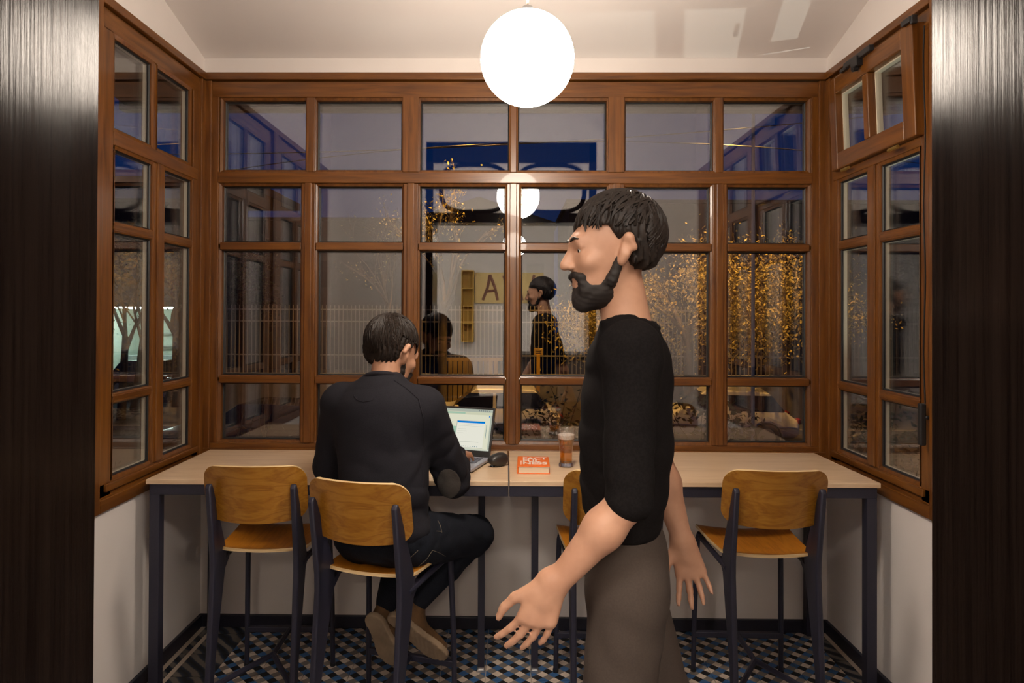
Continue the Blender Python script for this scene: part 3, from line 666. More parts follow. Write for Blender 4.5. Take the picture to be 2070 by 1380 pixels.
M['eye'] = mat('eye_white', (.6, .57, .53), .2); M['iris'] = mat('iris', (.02, .012, .008), .2)
M['black_tee'] = noisy('black_cotton', [(.4, (.0065, .0052, .0052)), (.6, (.0095, .0078, .0078))], (200, 200, 200), 2, .95, spec=.1)
M['twill'] = noisy('brown_grey_twill', [(.35, (.056, .042, .034)), (.65, (.064, .048, .039))], (240, 240, 240), 2, .9, spec=.2)
def fwd_frame(yaw, pitch=0.0):
    """rows right, forward, up for a yaw clockwise from +y and a downward pitch"""
    r = Vector((cos(yaw), -sin(yaw), 0)); f = Vector((sin(yaw)*cos(pitch), cos(yaw)*cos(pitch), -sin(pitch))); return r, f, r.cross(f)
class Head:
    def __init__(s, c, yaw, pitch, scale=1.0):
        s.c = Vector(c); s.r, s.f, s.u = fwd_frame(yaw, pitch); s.k = scale; s.R = [[s.r[i], s.f[i], s.u[i]] for i in range(3)]
    def P(s, x, y, z): return s.c+(s.r*x+s.f*y+s.u*z)*s.k
    def ell(s, F, c, r, k=.02, op='add'): F.ell(s.P(*c), [q_*s.k for q_ in r], k, op, R=s.R)
    def cap(s, F, a, b, ra, rb, k=.01, op='add'): F.cap(s.P(*a), s.P(*b), ra*s.k, rb*s.k, k, op)
    def skin(s, F):
        e = s.ell; c = s.cap
        e(F, (0, -.012, .035), (.076, .096, .088), .03); e(F, (0, .034, -.02), (.060, .064, .080), .03); e(F, (0, .046, -.078), (.046, .044, .038), .03); e(F, (0, .078, -.098), (.020, .016, .016), .02)
        c(F, (-.032, .083, .026), (.032, .083, .026), .013, .013, .02); e(F, (-.042, .066, -.022), (.022, .020, .018), .02); e(F, (.042, .066, -.022), (.022, .020, .018), .02)
        for s_ in (-1, 1): e(F, (s_*.031, .097, .004), (.016, .014, .011), .012, 'cut')
        c(F, (0, .092, .014), (0, .114, -.026), .008, .0125, .012); e(F, (-.013, .103, -.030), (.008, .009, .007), .006); e(F, (.013, .103, -.030), (.008, .009, .007), .006)
        c(F, (-.020, .090, -.058), (.020, .090, -.058), .0065, .0065, .008); c(F, (-.017, .089, -.070), (.017, .089, -.070), .007, .007, .008); c(F, (-.024, .096, -.064), (.024, .096, -.064), .0022, .0022, .004, 'cut')
        for s_ in (-1, 1): c(F, (s_*.018, .0915, .0125), (s_*.044, .0845, .0125), .0052, .0052, .006); c(F, (s_*.020, .0900, -.0055), (s_*.043, .0835, -.0045), .0045, .0045, .006)
        for s_ in (-1, 1):
            c(F, (s_*.076, .002, -.022), (s_*.088, -.012, .022), .010, .012, .008); c(F, (s_*.088, -.012, .022), (s_*.089, -.022, .0), .010, .009, .006); c(F, (s_*.074, .004, -.030), (s_*.082, -.006, -.012), .009, .010, .008)
            e(F, (s_*.096, -.002, .004), (.008, .011, .016), .005, 'cut')
    def features(s, body, root, off, hair_len, whorl, seed, n_locks, beard=True, res=.004, face_cut=.035, nape=-.062):
        F = Field(s.c-Vector((.17, .17, .19)), s.c+Vector((.17, .17, .17)), res)
        # hair cap: shell over the skull, cut away from the face, the ears and the neck
        s.ell(F, (0, -.020, .040), (.088, .104, .098), .02); s.ell(F, (0, -.043, -.012), (.072, .057, .058), .03)
        _, X, Y, Z = F.sub(F.lo, np.array(F.lo)+F.res*F.n); D = [X-s.c[0], Y-s.c[1], Z-s.c[2]]
        lx = (s.r[0]*D[0]+s.r[1]*D[1]+s.r[2]*D[2])/s.k; ly = (s.f[0]*D[0]+s.f[1]*D[1]+s.f[2]*D[2])/s.k; lz = (s.u[0]*D[0]+s.u[1]*D[1]+s.u[2]*D[2])/s.k
        az = np.arctan2(lx, -ly-.0); strand = .0032*np.sin(az*34+3*np.sin(lz*45))+.0024*np.sin(az*71+lz*60)
        F.f = (F.f+strand).astype(np.float32)
        front = np.minimum(ly-.030-(.06-lz)*-.55, .055-lz); F.f = np.maximum(F.f, front).astype(np.float32)            # fringe line
        F.f = np.maximum(F.f, np.minimum(ly+.012, .0-lz+np.abs(lx)*0)).astype(np.float32)                                # sideburn edge
        F.f = np.maximum(F.f, nape-lz+.010*np.sin(az*17)).astype(np.float32); F.f = np.maximum(F.f, np.where(lz < .03, (-.122+(.03-lz)*.52-ly)*.85, -1)).astype(np.float32)
        for s_ in (-1, 1): s.ell(F, (s_*.092, -.006, -.006), (.030, .024, .036), .008, 'cut')
        F.build('hair', M['hair'], root, off)
        rng = random.Random(seed); lk = MB(); W = Vector(whorl).normalized()
        for i in range(n_locks):
            th, ph = math.acos(rng.uniform(-.15, 1)), rng.uniform(0, 2*pi); a = W.orthogonal().normalized(); b = W.cross(a)
            n0 = W*cos(th)+(a*cos(ph)+b*sin(ph))*sin(th)
            if n0.y > .30 and n0.z < .45: continue
            if n0.z < -.15 and n0.y > -.2: continue
            t = (n0*n0.dot(W)-W); t = t.normalized() if t.length > 1e-3 else Vector((0, -1, 0)); sd = n0.cross(t); L = hair_len*rng.uniform(.6, 1.25)
            pts, rs = [], []; cur = n0.copy(); bend = rng.gauss(0, .35)
            for j in range(6):
                lift = 1.0+.012*sin(j*.8)+.05*rng.uniform(0, 1)*(j/5)**2
                pts.append(s.P(cur.x*.089*lift, cur.y*.105*lift-.020, cur.z*.099*lift+.040)); rs.append(.0042*(1-.72*(j/5)**1.5)*rng.uniform(.85, 1.1))
                g = (cur*cur.dot(W)-W); g = g.normalized() if g.length > 1e-3 else t
                cur = (cur+(g+sd*bend)*(L/5/.1)).normalized()
                if cur.z < -.75: break
                if abs(cur.x) > .72 and cur.z < .05 and cur.y > -.32: break
            if len(pts) > 2: lk.tube([p-Vector(off) for p in pts], rs[:len(pts)], 4)
        lk.build('hair_locks', M['hair'], root, smooth=80, fix=False)
        if beard:
            Bf = F.copy(); Bf.f[:] = 1.0
            s.ell(Bf, (0, .042, -.082), (.053, .054, .047), .02); s.ell(Bf, (0, .078, -.108), (.026, .024, .026), .02); s.cap(Bf, (-.030, .090, -.050), (.030, .090, -.050), .0115, .0115, .01); s.cap(Bf, (-.034, .084, -.054), (-.032, .078, -.085), .010, .012, .01); s.cap(Bf, (.034, .084, -.054), (.032, .078, -.085), .010, .012, .01)
            for s_ in (-1, 1): s.cap(Bf, (s_*.058, .022, -.064), (s_*.068, .004, -.02), .013, .010, .02)
            Bf.f = (Bf.f+.002*np.sin(lx*420)*np.sin(lz*380)).astype(np.float32)
            Bf.f = np.maximum(Bf.f, lz+.010+0*(lx+ly)).astype(np.float32)
            s.ell(Bf, (0, .098, -.065), (.022, .02, .0085), .004, 'cut'); s.ell(Bf, (-.036, .088, -.022), (.026, .03, .022), .01, 'cut'); s.ell(Bf, (.036, .088, -.022), (.026, .03, .022), .01, 'cut'); s.ell(Bf, (0, .11, -.022), (.018, .03, .013), .008, 'cut')
            Bf.build('beard', M['beard'], root, off)
        tr = BVHTree.FromPolygons([v.co+Vector(off) for v in body.data.vertices], [tuple(p.vertices) for p in body.data.polygons])
        def onface(x, z, d):
            h = tr.ray_cast(s.P(x, .2, z), -s.f); return (h[0] if h[0] is not None else s.P(x, .09, z))+s.f*d
        for s_ in (-1, 1):
            p = onface(s_*.031, .004, -.0068)-Vector(off); ey = MB(); ey.lathe([(.0108*sin(a), -.0108*cos(a)) for a in [pi*i/10 for i in range(1, 10)]], 14); e_ = ey.build('eye', M['eye'], root, smooth=60); e_.location = p
            ir = MB().lathe([(.001, .0113), (.0050, .0101), (.0056, .0090)], 14).build('iris', M['iris'], e_, smooth=60); ir.rotation_euler = Vector((s.f.x, s.f.y, s.f.z-.25)).to_track_quat('Z', 'Y').to_euler()
            br = MB(); br.tube([onface(s_*x, .027+.006*(1-abs(x-.03)/.02), .0005)-Vector(off) for x in (.012, .022, .033, .044)], [.003, .0044, .0042, .002], 6); br.build('eyebrow', M['hair'], root, smooth=60)
def hand(F, w, d, up, side, curl=.5, size=1.0, k=.008, spread=.10):
    """palm, four unequal bent fingers and a thumb leaving the side of the palm. d points along the hand, up is the back of the hand, side points to the thumb"""
    w, d, up, side = Vector(w), Vector(d).normalized(), Vector(up).normalized(), Vector(side).normalized(); z = size
    kn = [w+d*.088*z+side*(.030-.020*i)*z-d*(.0, 0, .004, .012)[i]*z for i in range(4)]
    for i in range(4): F.cap(w+side*(.016-.011*i)*z, kn[i], .0165*z, .0125*z, .014)
    F.cap(w-d*.01*z, w+d*.035*z, .024*z, .020*z, .015)
    for i, L in enumerate((.072, .080, .074, .058)):
        a = kn[i]; dd = (d+side*spread*(1.4-i)).normalized(); ang = curl*.35; segs = (.45, .31, .24); r = (.0092, .0095, .0090, .0080)[i]*z
        for j in range(3):
            ang += curl*(.35, .55, .40)[j]; e = a+(dd*cos(ang)-up*sin(ang))*L*segs[j]*z; F.cap(a, e, r*(1-.09*j), r*(1-.09*(j+1)), .004); a = e
    t0 = w+d*.022*z+side*.024*z; t1 = w+d*.055*z+side*.052*z-up*.010*z; t2 = t1+(d*.85+side*.35-up*.25*curl).normalized()*.032*z; t3 = t2+(d*.95+side*.02-up*.35*curl).normalized()*.026*z
    F.cap(t0, t1, .0165*z, .0115*z, .010); F.cap(t1, t2, .0110*z, .0098*z, .004); F.cap(t2, t3, .0098*z, .0080*z, .004)
def seam(name, obj, pxs, r, m, parent, off, lift=.0008):
    """thread laid on a garment: points given as photograph pixels are dropped onto the surface along the line of sight"""
    me = obj.data; tr = BVHTree.FromPolygons([v.co+Vector(off) for v in me.vertices], [tuple(p.vertices) for p in me.polygons]); pts = []
    for i in range(len(pxs)-1):
        for t in range(6 if i < len(pxs)-2 else 7):
            x = pxs[i][0]+(pxs[i+1][0]-pxs[i][0])*t/6; y = pxs[i][1]+(pxs[i+1][1]-pxs[i][1])*t/6; d = (at(x, y, y=3)-CAMLOC).normalized(); h = tr.ray_cast(CAMLOC, d)
            if h[0] is not None: pts.append(h[0]+h[1]*lift-Vector(off))
    if len(pts) > 2: MB().tube(pts, r, 5).build(name, m, parent, smooth=60)

# ---- the seated man
SM = Vector((-.462, 2.649, .66))
man = empty('person', SM, 0, 'bearded dark-haired man in a dark sweater, sitting and typing on the laptop', 'person')
hd = Head((-.470, 2.705, 1.437), radians(38), radians(23), 1.08)
b_r, b_f, _u3 = fwd_frame(radians(15)); V3 = Vector
shR, shL = V3((-.318, 2.590, 1.235)), V3((-.672, 2.690, 1.238)); elR, elL = V3((-.228, 2.755, .925)), V3((-.735, 2.800, .965)); wrR, wrL = V3((-.222, 2.955, .984)), V3((-.480, 3.000, .955))
hipR, hipL = V3((-.372, 2.590, .735)), V3((-.560, 2.640, .745)); knR, knL = V3((-.150, 2.915, .652)), V3((-.430, 3.040, .690)); anR, anL = V3((-.385, 2.800, .425)), V3((-.492, 2.800, .415))
heR, toR, heL, toL = V3((-.455, 2.705, .400)), V3((-.268, 2.800, .190)), V3((-.540, 2.730, .385)), V3((-.462, 2.800, .165))
pel, wai, che, nck = V3((-.478, 2.585, .765)), V3((-.478, 2.592, .940)), V3((-.488, 2.632, 1.13)), V3((-.490, 2.640, 1.335))
BR = [[b_r[i], b_f[i], _u3[i]] for i in range(3)]
F = Field((-.86, 2.42, .10), (.0, 3.20, 1.66), .0045)
hd.skin(F)
F.cap(nck-V3((0, 0, .06)), V3((-.482, 2.668, 1.425)), .060, .054, .03); F.ell(che, (.155, .095, .19), .05, R=BR); F.ell(wai, (.135, .095, .17), .05, R=BR); F.ell(pel, (.15, .105, .10), .05, R=BR)
F.cap(shL+b_r*.03, shR-b_r*.03, .045, .045, .05)
for s_, e_, w_ in ((shR, elR, wrR), (shL, elL, wrL)): F.cap(s_, e_, .044, .036, .03); F.cap(e_, w_, .036, .024, .02)
for h_, k_, a_ in ((hipR, knR, anR), (hipL, knL, anL)): F.cap(h_, k_, .075, .048, .04); F.cap(k_, a_, .046, .032, .03)
for h_, t_, a_ in ((heR, toR, anR), (heL, toL, anL)): up_ = V3((.3, .7, .6)).normalized()*.034; F.cap(a_, h_+(t_-h_)*.3+up_, .03, .024, .02); F.cap(h_+(t_-h_)*.3+up_, t_*.8+h_*.2+up_, .024, .016, .02)
hand(F, wrR+V3((.0, .012, -.002)), (.20, 1, -.20), (.15, .2, 1), (-1, .20, 0), .42); hand(F, wrL+V3((.012, .01, -.002)), (.42, .9, -.14), (0, .15, 1), (.9, -.42, 0), .42)
body_ = F.build('body', M['skin'], man, SM)
hd.features(body_, man, SM, .085, (.05, -.45, .85), 12, 950)
# sweater
F = Field((-.86, 2.40, .66), (-.08, 3.10, 1.42), .0065)
F.ell(che+V3((0, .0, .0)), (.198, .128, .225), .06, R=BR); F.ell(wai, (.178, .132, .21), .06, R=BR); F.ell(pel+V3((0, 0, .025)), (.192, .140, .095), .05, R=BR)
F.cap(shL+b_r*.035, shR-b_r*.035, .072, .072, .06); F.cap(nck-V3((0, 0, .075)), nck-V3((0, .0, .012)), .105, .064, .06)
F.ell(V3((-.49, 2.575, 1.20)), (.15, .075, .11), .07, R=BR)
for s_, e_, w_, g in ((shR, elR, wrR, 1), (shL, elL, wrL, 1)): F.cap(s_, e_, .073, .066, .05); F.cap(e_, e_+(w_-e_)*.5, .064, .050, .03); F.cap(e_+(w_-e_)*.5, w_, .050, .031, .02)
def crease(seed, freq, amp, n=9, aniso=(1, 1, 1)):
    rg = np.random.RandomState(seed); K = rg.normal(size=(n, 3)); K = K/np.linalg.norm(K, axis=1)[:, None]*rg.uniform(.6, 1.5, n)[:, None]*freq*np.array(aniso); P0 = rg.uniform(0, 6.28, n)
    def fn(X, Y, Z):
        o = 0
        for k_, p_ in zip(K, P0): o = o+np.sin(k_[0]*X+k_[1]*Y+k_[2]*Z+p_)
        o = o/sqrt(n); return amp*(1-2*np.abs(np.tanh(o*1.2)))*.6+amp*.4*np.sin(o*2)
    return fn
c1, c2 = crease(3, 55, .0050, aniso=(.55, .6, 1.2)), crease(9, 24, .0030)
def folds(X, Y, Z):
    side = 1/(1+np.exp(-(X+.44)/.04)); low = np.exp(-((Z-.95)/.17)**2)
    return c1(X, Y, Z)*(.12+side*low+.8*np.exp(-(((X+.25)/.09)**2+((Z-1.02)/.12)**2)))+c2(X, Y, Z)*.8
F.disp(folds)
F.cap(nck+V3((.0, .0, -.02)), nck+V3((0, .02, .09)), .055, .06, .012, 'cut')
sw = F.build('sweater', M['knit'], man, SM)
G = F.copy(); G.f = np.maximum(F.f-.0035, 1).astype(np.float32)*0+1; pc = V3((-.240, 2.715, .918))
P_ = Field(pc-V3((.12, .12, .12)), pc+V3((.12, .12, .12)), .0045); _, X, Y, Z = P_.sub(P_.lo, P_.lo+P_.res*P_.n)
def sample(Fs, X, Y, Z):
    ix = np.clip((X-Fs.lo[0])/Fs.res, 0, Fs.n[0]-1.01); iy = np.clip((Y-Fs.lo[1])/Fs.res, 0, Fs.n[1]-1.01); iz = np.clip((Z-Fs.lo[2])/Fs.res, 0, Fs.n[2]-1.01)
    ix, iy, iz = np.broadcast_arrays(ix, iy, iz); a, b, c = ix.astype(int), iy.astype(int), iz.astype(int); u, v, w_ = ix-a, iy-b, iz-c; o = 0
    for i in (0, 1):
        for j in (0, 1):
            for k_ in (0, 1): o = o+Fs.f[a+i, b+j, c+k_]*(u if i else 1-u)*(v if j else 1-v)*(w_ if k_ else 1-w_)
    return o
vd = (pc-CAMLOC).normalized(); vx = CR; vz = vd.cross(vx)*-1
dx, dy, dz = X-pc[0], Y-pc[1], Z-pc[2]; a = dx*vx[0]+dy*vx[1]+dz*vx[2]; bq = dx*vz[0]+dy*vz[1]+dz*vz[2]; cq = dx*vd[0]+dy*vd[1]+dz*vd[2]
oval = (np.sqrt((a/.047)**2+(bq/.056)**2)-1)*.047
P_.f = np.maximum(np.maximum(sample(F, X, Y, Z)-.004, oval), cq-.03).astype(np.float32)
P_.build('elbow_patch', M['patch'], man, SM)
# ribbed collar and cuffs
cl = MB(); cp = [nck+V3((cos(t)*.066, sin(t)*.062, .010-.028*sin(t)-.006)) for t in [2*pi*i/36 for i in range(37)]]
cl.tube([p-SM for p in cp], .0105, 8, cap=False); cl.build('collar', M['knit_rib'], man, smooth=60, fix=False)
for w_, e_ in ((wrR, elR), (wrL, elL)):
    d = (w_-e_).normalized(); MB().tube([w_-d*.035-SM, w_-d*.01-SM, w_+d*.018-SM], [.035, .033, .0305], 20).build('cuff', M['knit_rib'], man, smooth=60)
seam('shoulder_seam', sw, [(796, 768), (822, 785), (846, 806), (856, 845), (857, 890), (853, 940), (856, 985)], .0022, M['knit_rib'], man, SM)
seam('neck_seam', sw, [(716, 800), (722, 808), (735, 812), (752, 809), (757, 800)], .0016, M['knit_rib'], man, SM)
# jeans
F = Field((-.80, 2.44, .34), (.02, 3.16, .90), .0065)
F.ell(pel-V3((0, 0, .012)), (.182, .132, .100), .05, R=BR)
for h_, k_, a_ in ((hipR, knR, anR), (hipL, knL, anL)): F.cap(h_, k_, .108, .078, .05); F.cap(k_, k_+(a_-k_)*.45, .076, .066, .03); F.cap(k_+(a_-k_)*.45, a_-V3((0, 0, .01)), .066, .054, .02)
F.disp(crease(17, 52, .0040))
jn = F.build('jeans', M['denim'], man, SM)
for pth in ([(812, 1143), (830, 1126), (845, 1112)], [(846, 1144), (862, 1130), (874, 1112)], [(875, 1112), (890, 1118), (900, 1124)], [(882, 1073), (893, 1074)], [(885, 1052), (890, 1062), (893, 1076)]): seam('stitching', jn, pth, .0009, M['thread'], man, SM)
# shoes: tan soles turned to the camera, brown suede uppers
for nm, he, to, an, sd in (('shoe', heR, toR, anR, 1), ('shoe', heL, toL, anL, -1)):
    ax = (to-he).normalized(); L = (to-he).length; nrm = V3((.22, .74, .62)); nrm = nrm-ax*nrm.dot(ax); nrm.normalize(); lat = ax.cross(nrm)
    RR = [[lat[i], ax[i], nrm[i]] for i in range(3)]; mid = (he+to)/2
    def outline(F, thick, dz, grow):
        _, X, Y, Z = F.sub(F.lo, F.lo+F.res*F.n); D = [X-mid[0], Y-mid[1], Z-mid[2]]
        x = D[0]*lat[0]+D[1]*lat[1]+D[2]*lat[2]; y = D[0]*ax[0]+D[1]*ax[1]+D[2]*ax[2]; z = D[0]*nrm[0]+D[1]*nrm[1]+D[2]*nrm[2]
        t = np.clip((y+L/2)/L, -.1, 1.1); wd = .043+.015*np.exp(-((t-.70)/.22)**2)+.002*np.cos(t*6)-.002; yy = np.abs(y)-(L/2-.0)
        rr = np.sqrt(np.maximum(y-(L/2-.04), 0)**2+np.maximum(-y-(L/2-.03), 0)**2+x**2*1.0); d2 = np.maximum(rr-wd-grow, 0)+np.minimum(rr-wd-grow, 0); return d2, x, y, z, t
    F = Field(mid-V3((.2, .2, .2)), mid+V3((.2, .2, .2)), .005); d2, x, y, z, t = outline(F, 0, 0, .004)
    groove = .0014*np.sin(y*230+8*np.sin(x*40))
    curve = .010*np.clip(t-.75, 0, 1)*4*np.clip(t-.75, 0, 1); F.f = (np.maximum(d2, np.abs(z-curve+.004)-.012+groove*(z < 0))).astype(np.float32)
    shoe = F.build(nm, M['sole'], man, SM); shoe['label'] = 'tan rubber sole of the shoe'
    F = Field(mid-V3((.2, .2, .2)), mid+V3((.2, .2, .2)), .005); d2, x, y, z, t = outline(F, 0, 0, -.003); top = .045+.032*np.exp(-((t-.18)/.25)**2)-.03*np.clip(t-.6, 0, 1); F.f = np.maximum(np.maximum(d2+np.clip(z, 0, 1)*.35, z-top), -z).astype(np.float32)
    F.cap(an, he+ax*.08+nrm*.045, .046, .048, .04); F.build('shoe_upper', M['suede'], shoe, SM)

# ---- the man walking past, nearer to the camera, stopped in his stride
WY = 1.60; WM = Vector((.272, WY, 0))
wk = empty('person', WM, 0, 'man in a black top walking past to the left with bare forearms', 'person')
hw_ = Head((.238, WY-.01, 1.742), radians(-97), radians(4), 1.02)
w_f, w_r = V3((-.993, .12, 0)), V3((.12, .993, 0)); o_ = lambda f_, r_, z: V3((.272, WY, z))+w_f*f_+w_r*r_
WR = [[w_r[i], w_f[i], (0, 0, 1)[i]] for i in range(3)]
nR, nL = o_(.0, .175, 1.520), o_(.0, -.175, 1.520); eR, eL = o_(-.085, .215, 1.235), o_(.005, -.225, 1.225); uR, uL = o_(-.155, .205, 1.005), o_(.150, -.215, 1.045)
pR, pL = o_(0, .085, .96), o_(0, -.085, .96); kR, kL = o_(-.13, .085, .52), o_(.05, -.085, .52); fR, fL = o_(-.42, .085, .20), o_(.03, -.085, .10)
F = Field((-.12, WY-.42, .0), (.86, WY+.38, 1.92), .0055)
hw_.skin(F)
F.cap(o_(-.012, 0, 1.50), o_(.015, 0, 1.66), .060, .054, .03); F.ell(o_(0, 0, 1.36), (.15, .078, .20), .05, R=WR); F.ell(o_(.005, 0, 1.14), (.125, .07, .18), .05, R=WR); F.ell(o_(0, 0, .98), (.13, .072, .11), .05, R=WR)
F.cap(nL, nR, .042, .042, .04)
for a, b, c in ((nR, eR, uR), (nL, eL, uL)): F.cap(a, b, .038, .036, .03); F.cap(b, b+(c-b)*.35, .037, .040, .02); F.cap(b+(c-b)*.35, c, .040, .025, .02)
for a, b, c in ((pR, kR, fR), (pL, kL, fL)): F.cap(a, b, .062, .05, .04); F.cap(b, b+(c-b)*.35, .05, .05, .03); F.cap(b+(c-b)*.35, c, .052, .034, .03)
F.cap(fL+V3((.03, 0, -.06)), fL+w_f*.16+V3((0, 0, -.075)), .03, .022, .02); F.cap(fR, fR+V3((-.02, 0, -.17))*.6+w_f*.02, .034, .024, .02)
hand(F, uL+w_f*.012, w_f*.35+V3((0, 0, -.93)), (.55, -.75, .2), w_f*.9+V3((0, 0, .3)), .5, spread=.16); hand(F, uR, w_f*-.25+V3((0, 0, -.95)), (.3, .9, 0), w_f, .42, spread=.19)
body_ = F.build('body', M['skin'], wk, WM)
hw_.features(body_, wk, WM, .05, (.0, -.5, .8), 21, 760, nape=-.038)
F = Field((-.05, WY-.42, 1.02), (.62, WY+.40, 1.62), .007)
F.ell(o_(0, 0, 1.37), (.180, .104, .215), .05, R=WR); F.ell(o_(.006, 0, 1.20), (.155, .096, .20), .06, R=WR); F.cap(nL, nR, .060, .060, .05); F.cap(o_(-.012, 0, 1.46), o_(-.008, 0, 1.555), .09, .062, .04)
for a, b in ((nR, eR), (nL, eL)): F.cap(a, b, .058, .048, .04)
F.disp(crease(21, 34, .0042, aniso=(.8, .8, 1.2)))
F.f = np.maximum(F.f, (1.098-F.ax[2])[None, None, :]).astype(np.float32); F.cap(o_(-.01, 0, 1.55), o_(.01, 0, 1.66), .056, .06, .01, 'cut')
F.build('jersey', M['black_tee'], wk, WM)
MB().tube([o_(-.008+cos(t)*.062, sin(t)*.064, 1.552-.012*cos(t))-WM for t in [2*pi*i/30 for i in range(31)]], .0085, 8, cap=False).build('collar', M['black_tee'], wk, smooth=60, fix=False)
F = Field((-.05, WY-.30, .04), (.85, WY+.30, 1.16), .008)
F.ell(o_(0, 0, 1.02), (.160, .098, .14), .05, R=WR)
for a, b, c in ((pR, kR, fR), (pL, kL, fL)): F.cap(a, b, .086, .070, .05); F.cap(b, c, .070, .060, .03)
F.disp(crease(25, 30, .0040))
F.build('trousers', M['twill'], wk, WM)
for f_, tl in ((fL, 0), (fR, .9)):
    F = Field(f_-V3((.3, .12, .2)), f_+V3((.18, .12, .14)), .007); d = (w_f*cos(tl)+V3((0, 0, -1))*sin(tl)).normalized(); u = V3((0, 0, 1))*cos(tl)+w_f*sin(tl)
    F.cap(f_-u*.055-d*.045, f_-u*.066+d*.16, .042, .036, .03); F.cap(f_, f_-u*.04, .046, .044, .03); F.f = np.maximum(F.f, -((F.ax[0][:, None, None]-f_.x)*u.x+(F.ax[1][None, :, None]-f_.y)*u.y+(F.ax[2][None, None, :]-f_.z)*u.z)-.098).astype(np.float32)
    F.build('shoe', M['black_tee'], wk, WM)
# ---------------------------------------------------------------- outdoors: street at dusk
SZ = -1.8
M['asphalt'] = noisy('asphalt', [(.3, (.020, .020, .022)), (.7, (.040, .039, .040))], (9, 9, 9), 5, .7)
M['paving'] = noisy('paving', [(.3, (.06, .057, .052)), (.7, (.10, .095, .088))], (4, 4, 4), 4, .8)
M['concrete'] = noisy('concrete', [(.3, (.17, .16, .14)), (.7, (.24, .22, .20))], (3, 3, 3), 4, .85)
M['iron'] = mat('galvanised_bars', (.24, .225, .20), .5)
M['bark'] = noisy('bark', [(.3, (.055, .040, .026)), (.7, (.12, .09, .06))], (14, 14, 4), 4, .9)
M['facade_dark'] = noisy('dark_facade', [(.3, (.020, .019, .019)), (.7, (.030, .028, .028))], (1, 1, 1), 3, .9)
M['win_dark'] = mat('unlit_window', (.012, .014, .018), .15)
M['car_white'] = mat('white_car_paint', (.62, .61, .60), .25, coat=.6); M['car_dark'] = mat('black_car_paint', (.012, .012, .014), .22, coat=.6)
M['car_glass'] = mat('car_window_glass', (.008, .009, .010), .08); M['tyre'] = mat('tyre_rubber', (.012, .012, .012), .8)
struct('ground_road', MB().box(-60, 60, 9.1, 19.3, SZ-.3, SZ), M['asphalt'])
struct('ground_pavement', MB().box(-60, 60, 3.75, 9.0, SZ-.3, SZ+.12).box(-60, -1.9, -6, 3.75, SZ-.3, SZ+.12).box(1.95, 60, -6, 3.75, SZ-.3, SZ+.12), M['paving'])
struct('trim_kerb', MB().box(-60, 60, 9.0, 9.1, SZ-.3, SZ+.12).box(-60, 60, 19.3, 19.42, SZ-.3, SZ+.12), M['concrete'])
struct('ground_yard', MB().box(-60, 60, 19.42, 110, SZ-.3, SZ+.12), M['paving'])
# eaves of the bay: bottom edge cuts off the sky just above the top panes
struct('roof', MB().prism([(YN-.2, zc(YN)+.32), (YB+.75, 2.91), (YB+.75, 2.86), (YB+.68, 2.86), (YB+.25, 2.93), (YN-.2, zc(YN)+.16)], 'x', XL-.8, XR+.8), mat('roof_boards', (.10, .07, .05), .8))
struct('trim_gutter', MB().box(XL-.85, XR+.85, YB+.70, YB+.78, 2.835, 2.90), mat('gutter_metal', (.07, .06, .055), .5), bevel=.01)

# street lamps: one post stands right behind the middle mullion, one shows as the pale pole on the right
def street_lamp(label, x, y, h, arm, power, pole_mat):
    t = empty('street_lamp', (x, y, SZ+.12), 0, label, 'street lamp', 'sodium street lamps')
    MB().lathe([(.085, 0), (.085, .5), (.05, .55), (.042, h)], 16).build('pole', pole_mat, t, smooth=40)
    MB().tube([(0, 0, h-.05), (arm[0]*.4, arm[1]*.4, h+.25), (arm[0], arm[1], h+.3)], .03, 8).build('arm', pole_mat, t, smooth=40)
    MB().cbox((arm[0]*1.15, arm[1]*1.15, h+.3), (.24, .24, .12)).build('lamp_head', M['iron'], t, bevel=.03)
    MB().lathe([(.001, -.05), (.07, -.04), (.10, 0)], 16, (arm[0]*1.15, arm[1]*1.15, h+.24)).build('lens', emission('sodium_lens', SODIUM, 30), t, smooth=60)
    ld = bpy.data.lights.new('sodium', 'SPOT'); ld.spot_size = radians(108); ld.spot_blend = .25; ld.energy = power; ld.color = SODIUM; ld.shadow_soft_size = .12
    lo = bpy.data.objects.new('sodium_light', ld); COL.objects.link(lo); lo.parent = t; lo.location = (arm[0]*1.15, arm[1]*1.15, h+.1); return t
pa = at(1036, 700, y=19.9); pb = at(1654, 700, y=19.7)
street_lamp('street lamp standing straight behind the middle post of the window', pa.x, pa.y, 9.3, (-.9, -1.6), 3000, M['iron'])
street_lamp('street lamp standing behind the right post of the window, over the yellow trees', pb.x, pb.y, 9.3, (-2.4, -1.6), 3800, M['iron'])
pp = at(1522, 700, y=6.25); fp = empty('flag_pole', (pp.x, 6.25, SZ+.12), 0, 'slim pale pole rising past the rightmost panes', 'pole')
MB().lathe([(.017, .03), (.015, 5.2)], 14).build('pole', mat('pale_pole_paint', (.50, .49, .50), .45), fp, smooth=40); MB().lathe([(.07, 0), (.07, .02), (.03, .04)], 16).build('base_plate', M['iron'], fp, smooth=40)

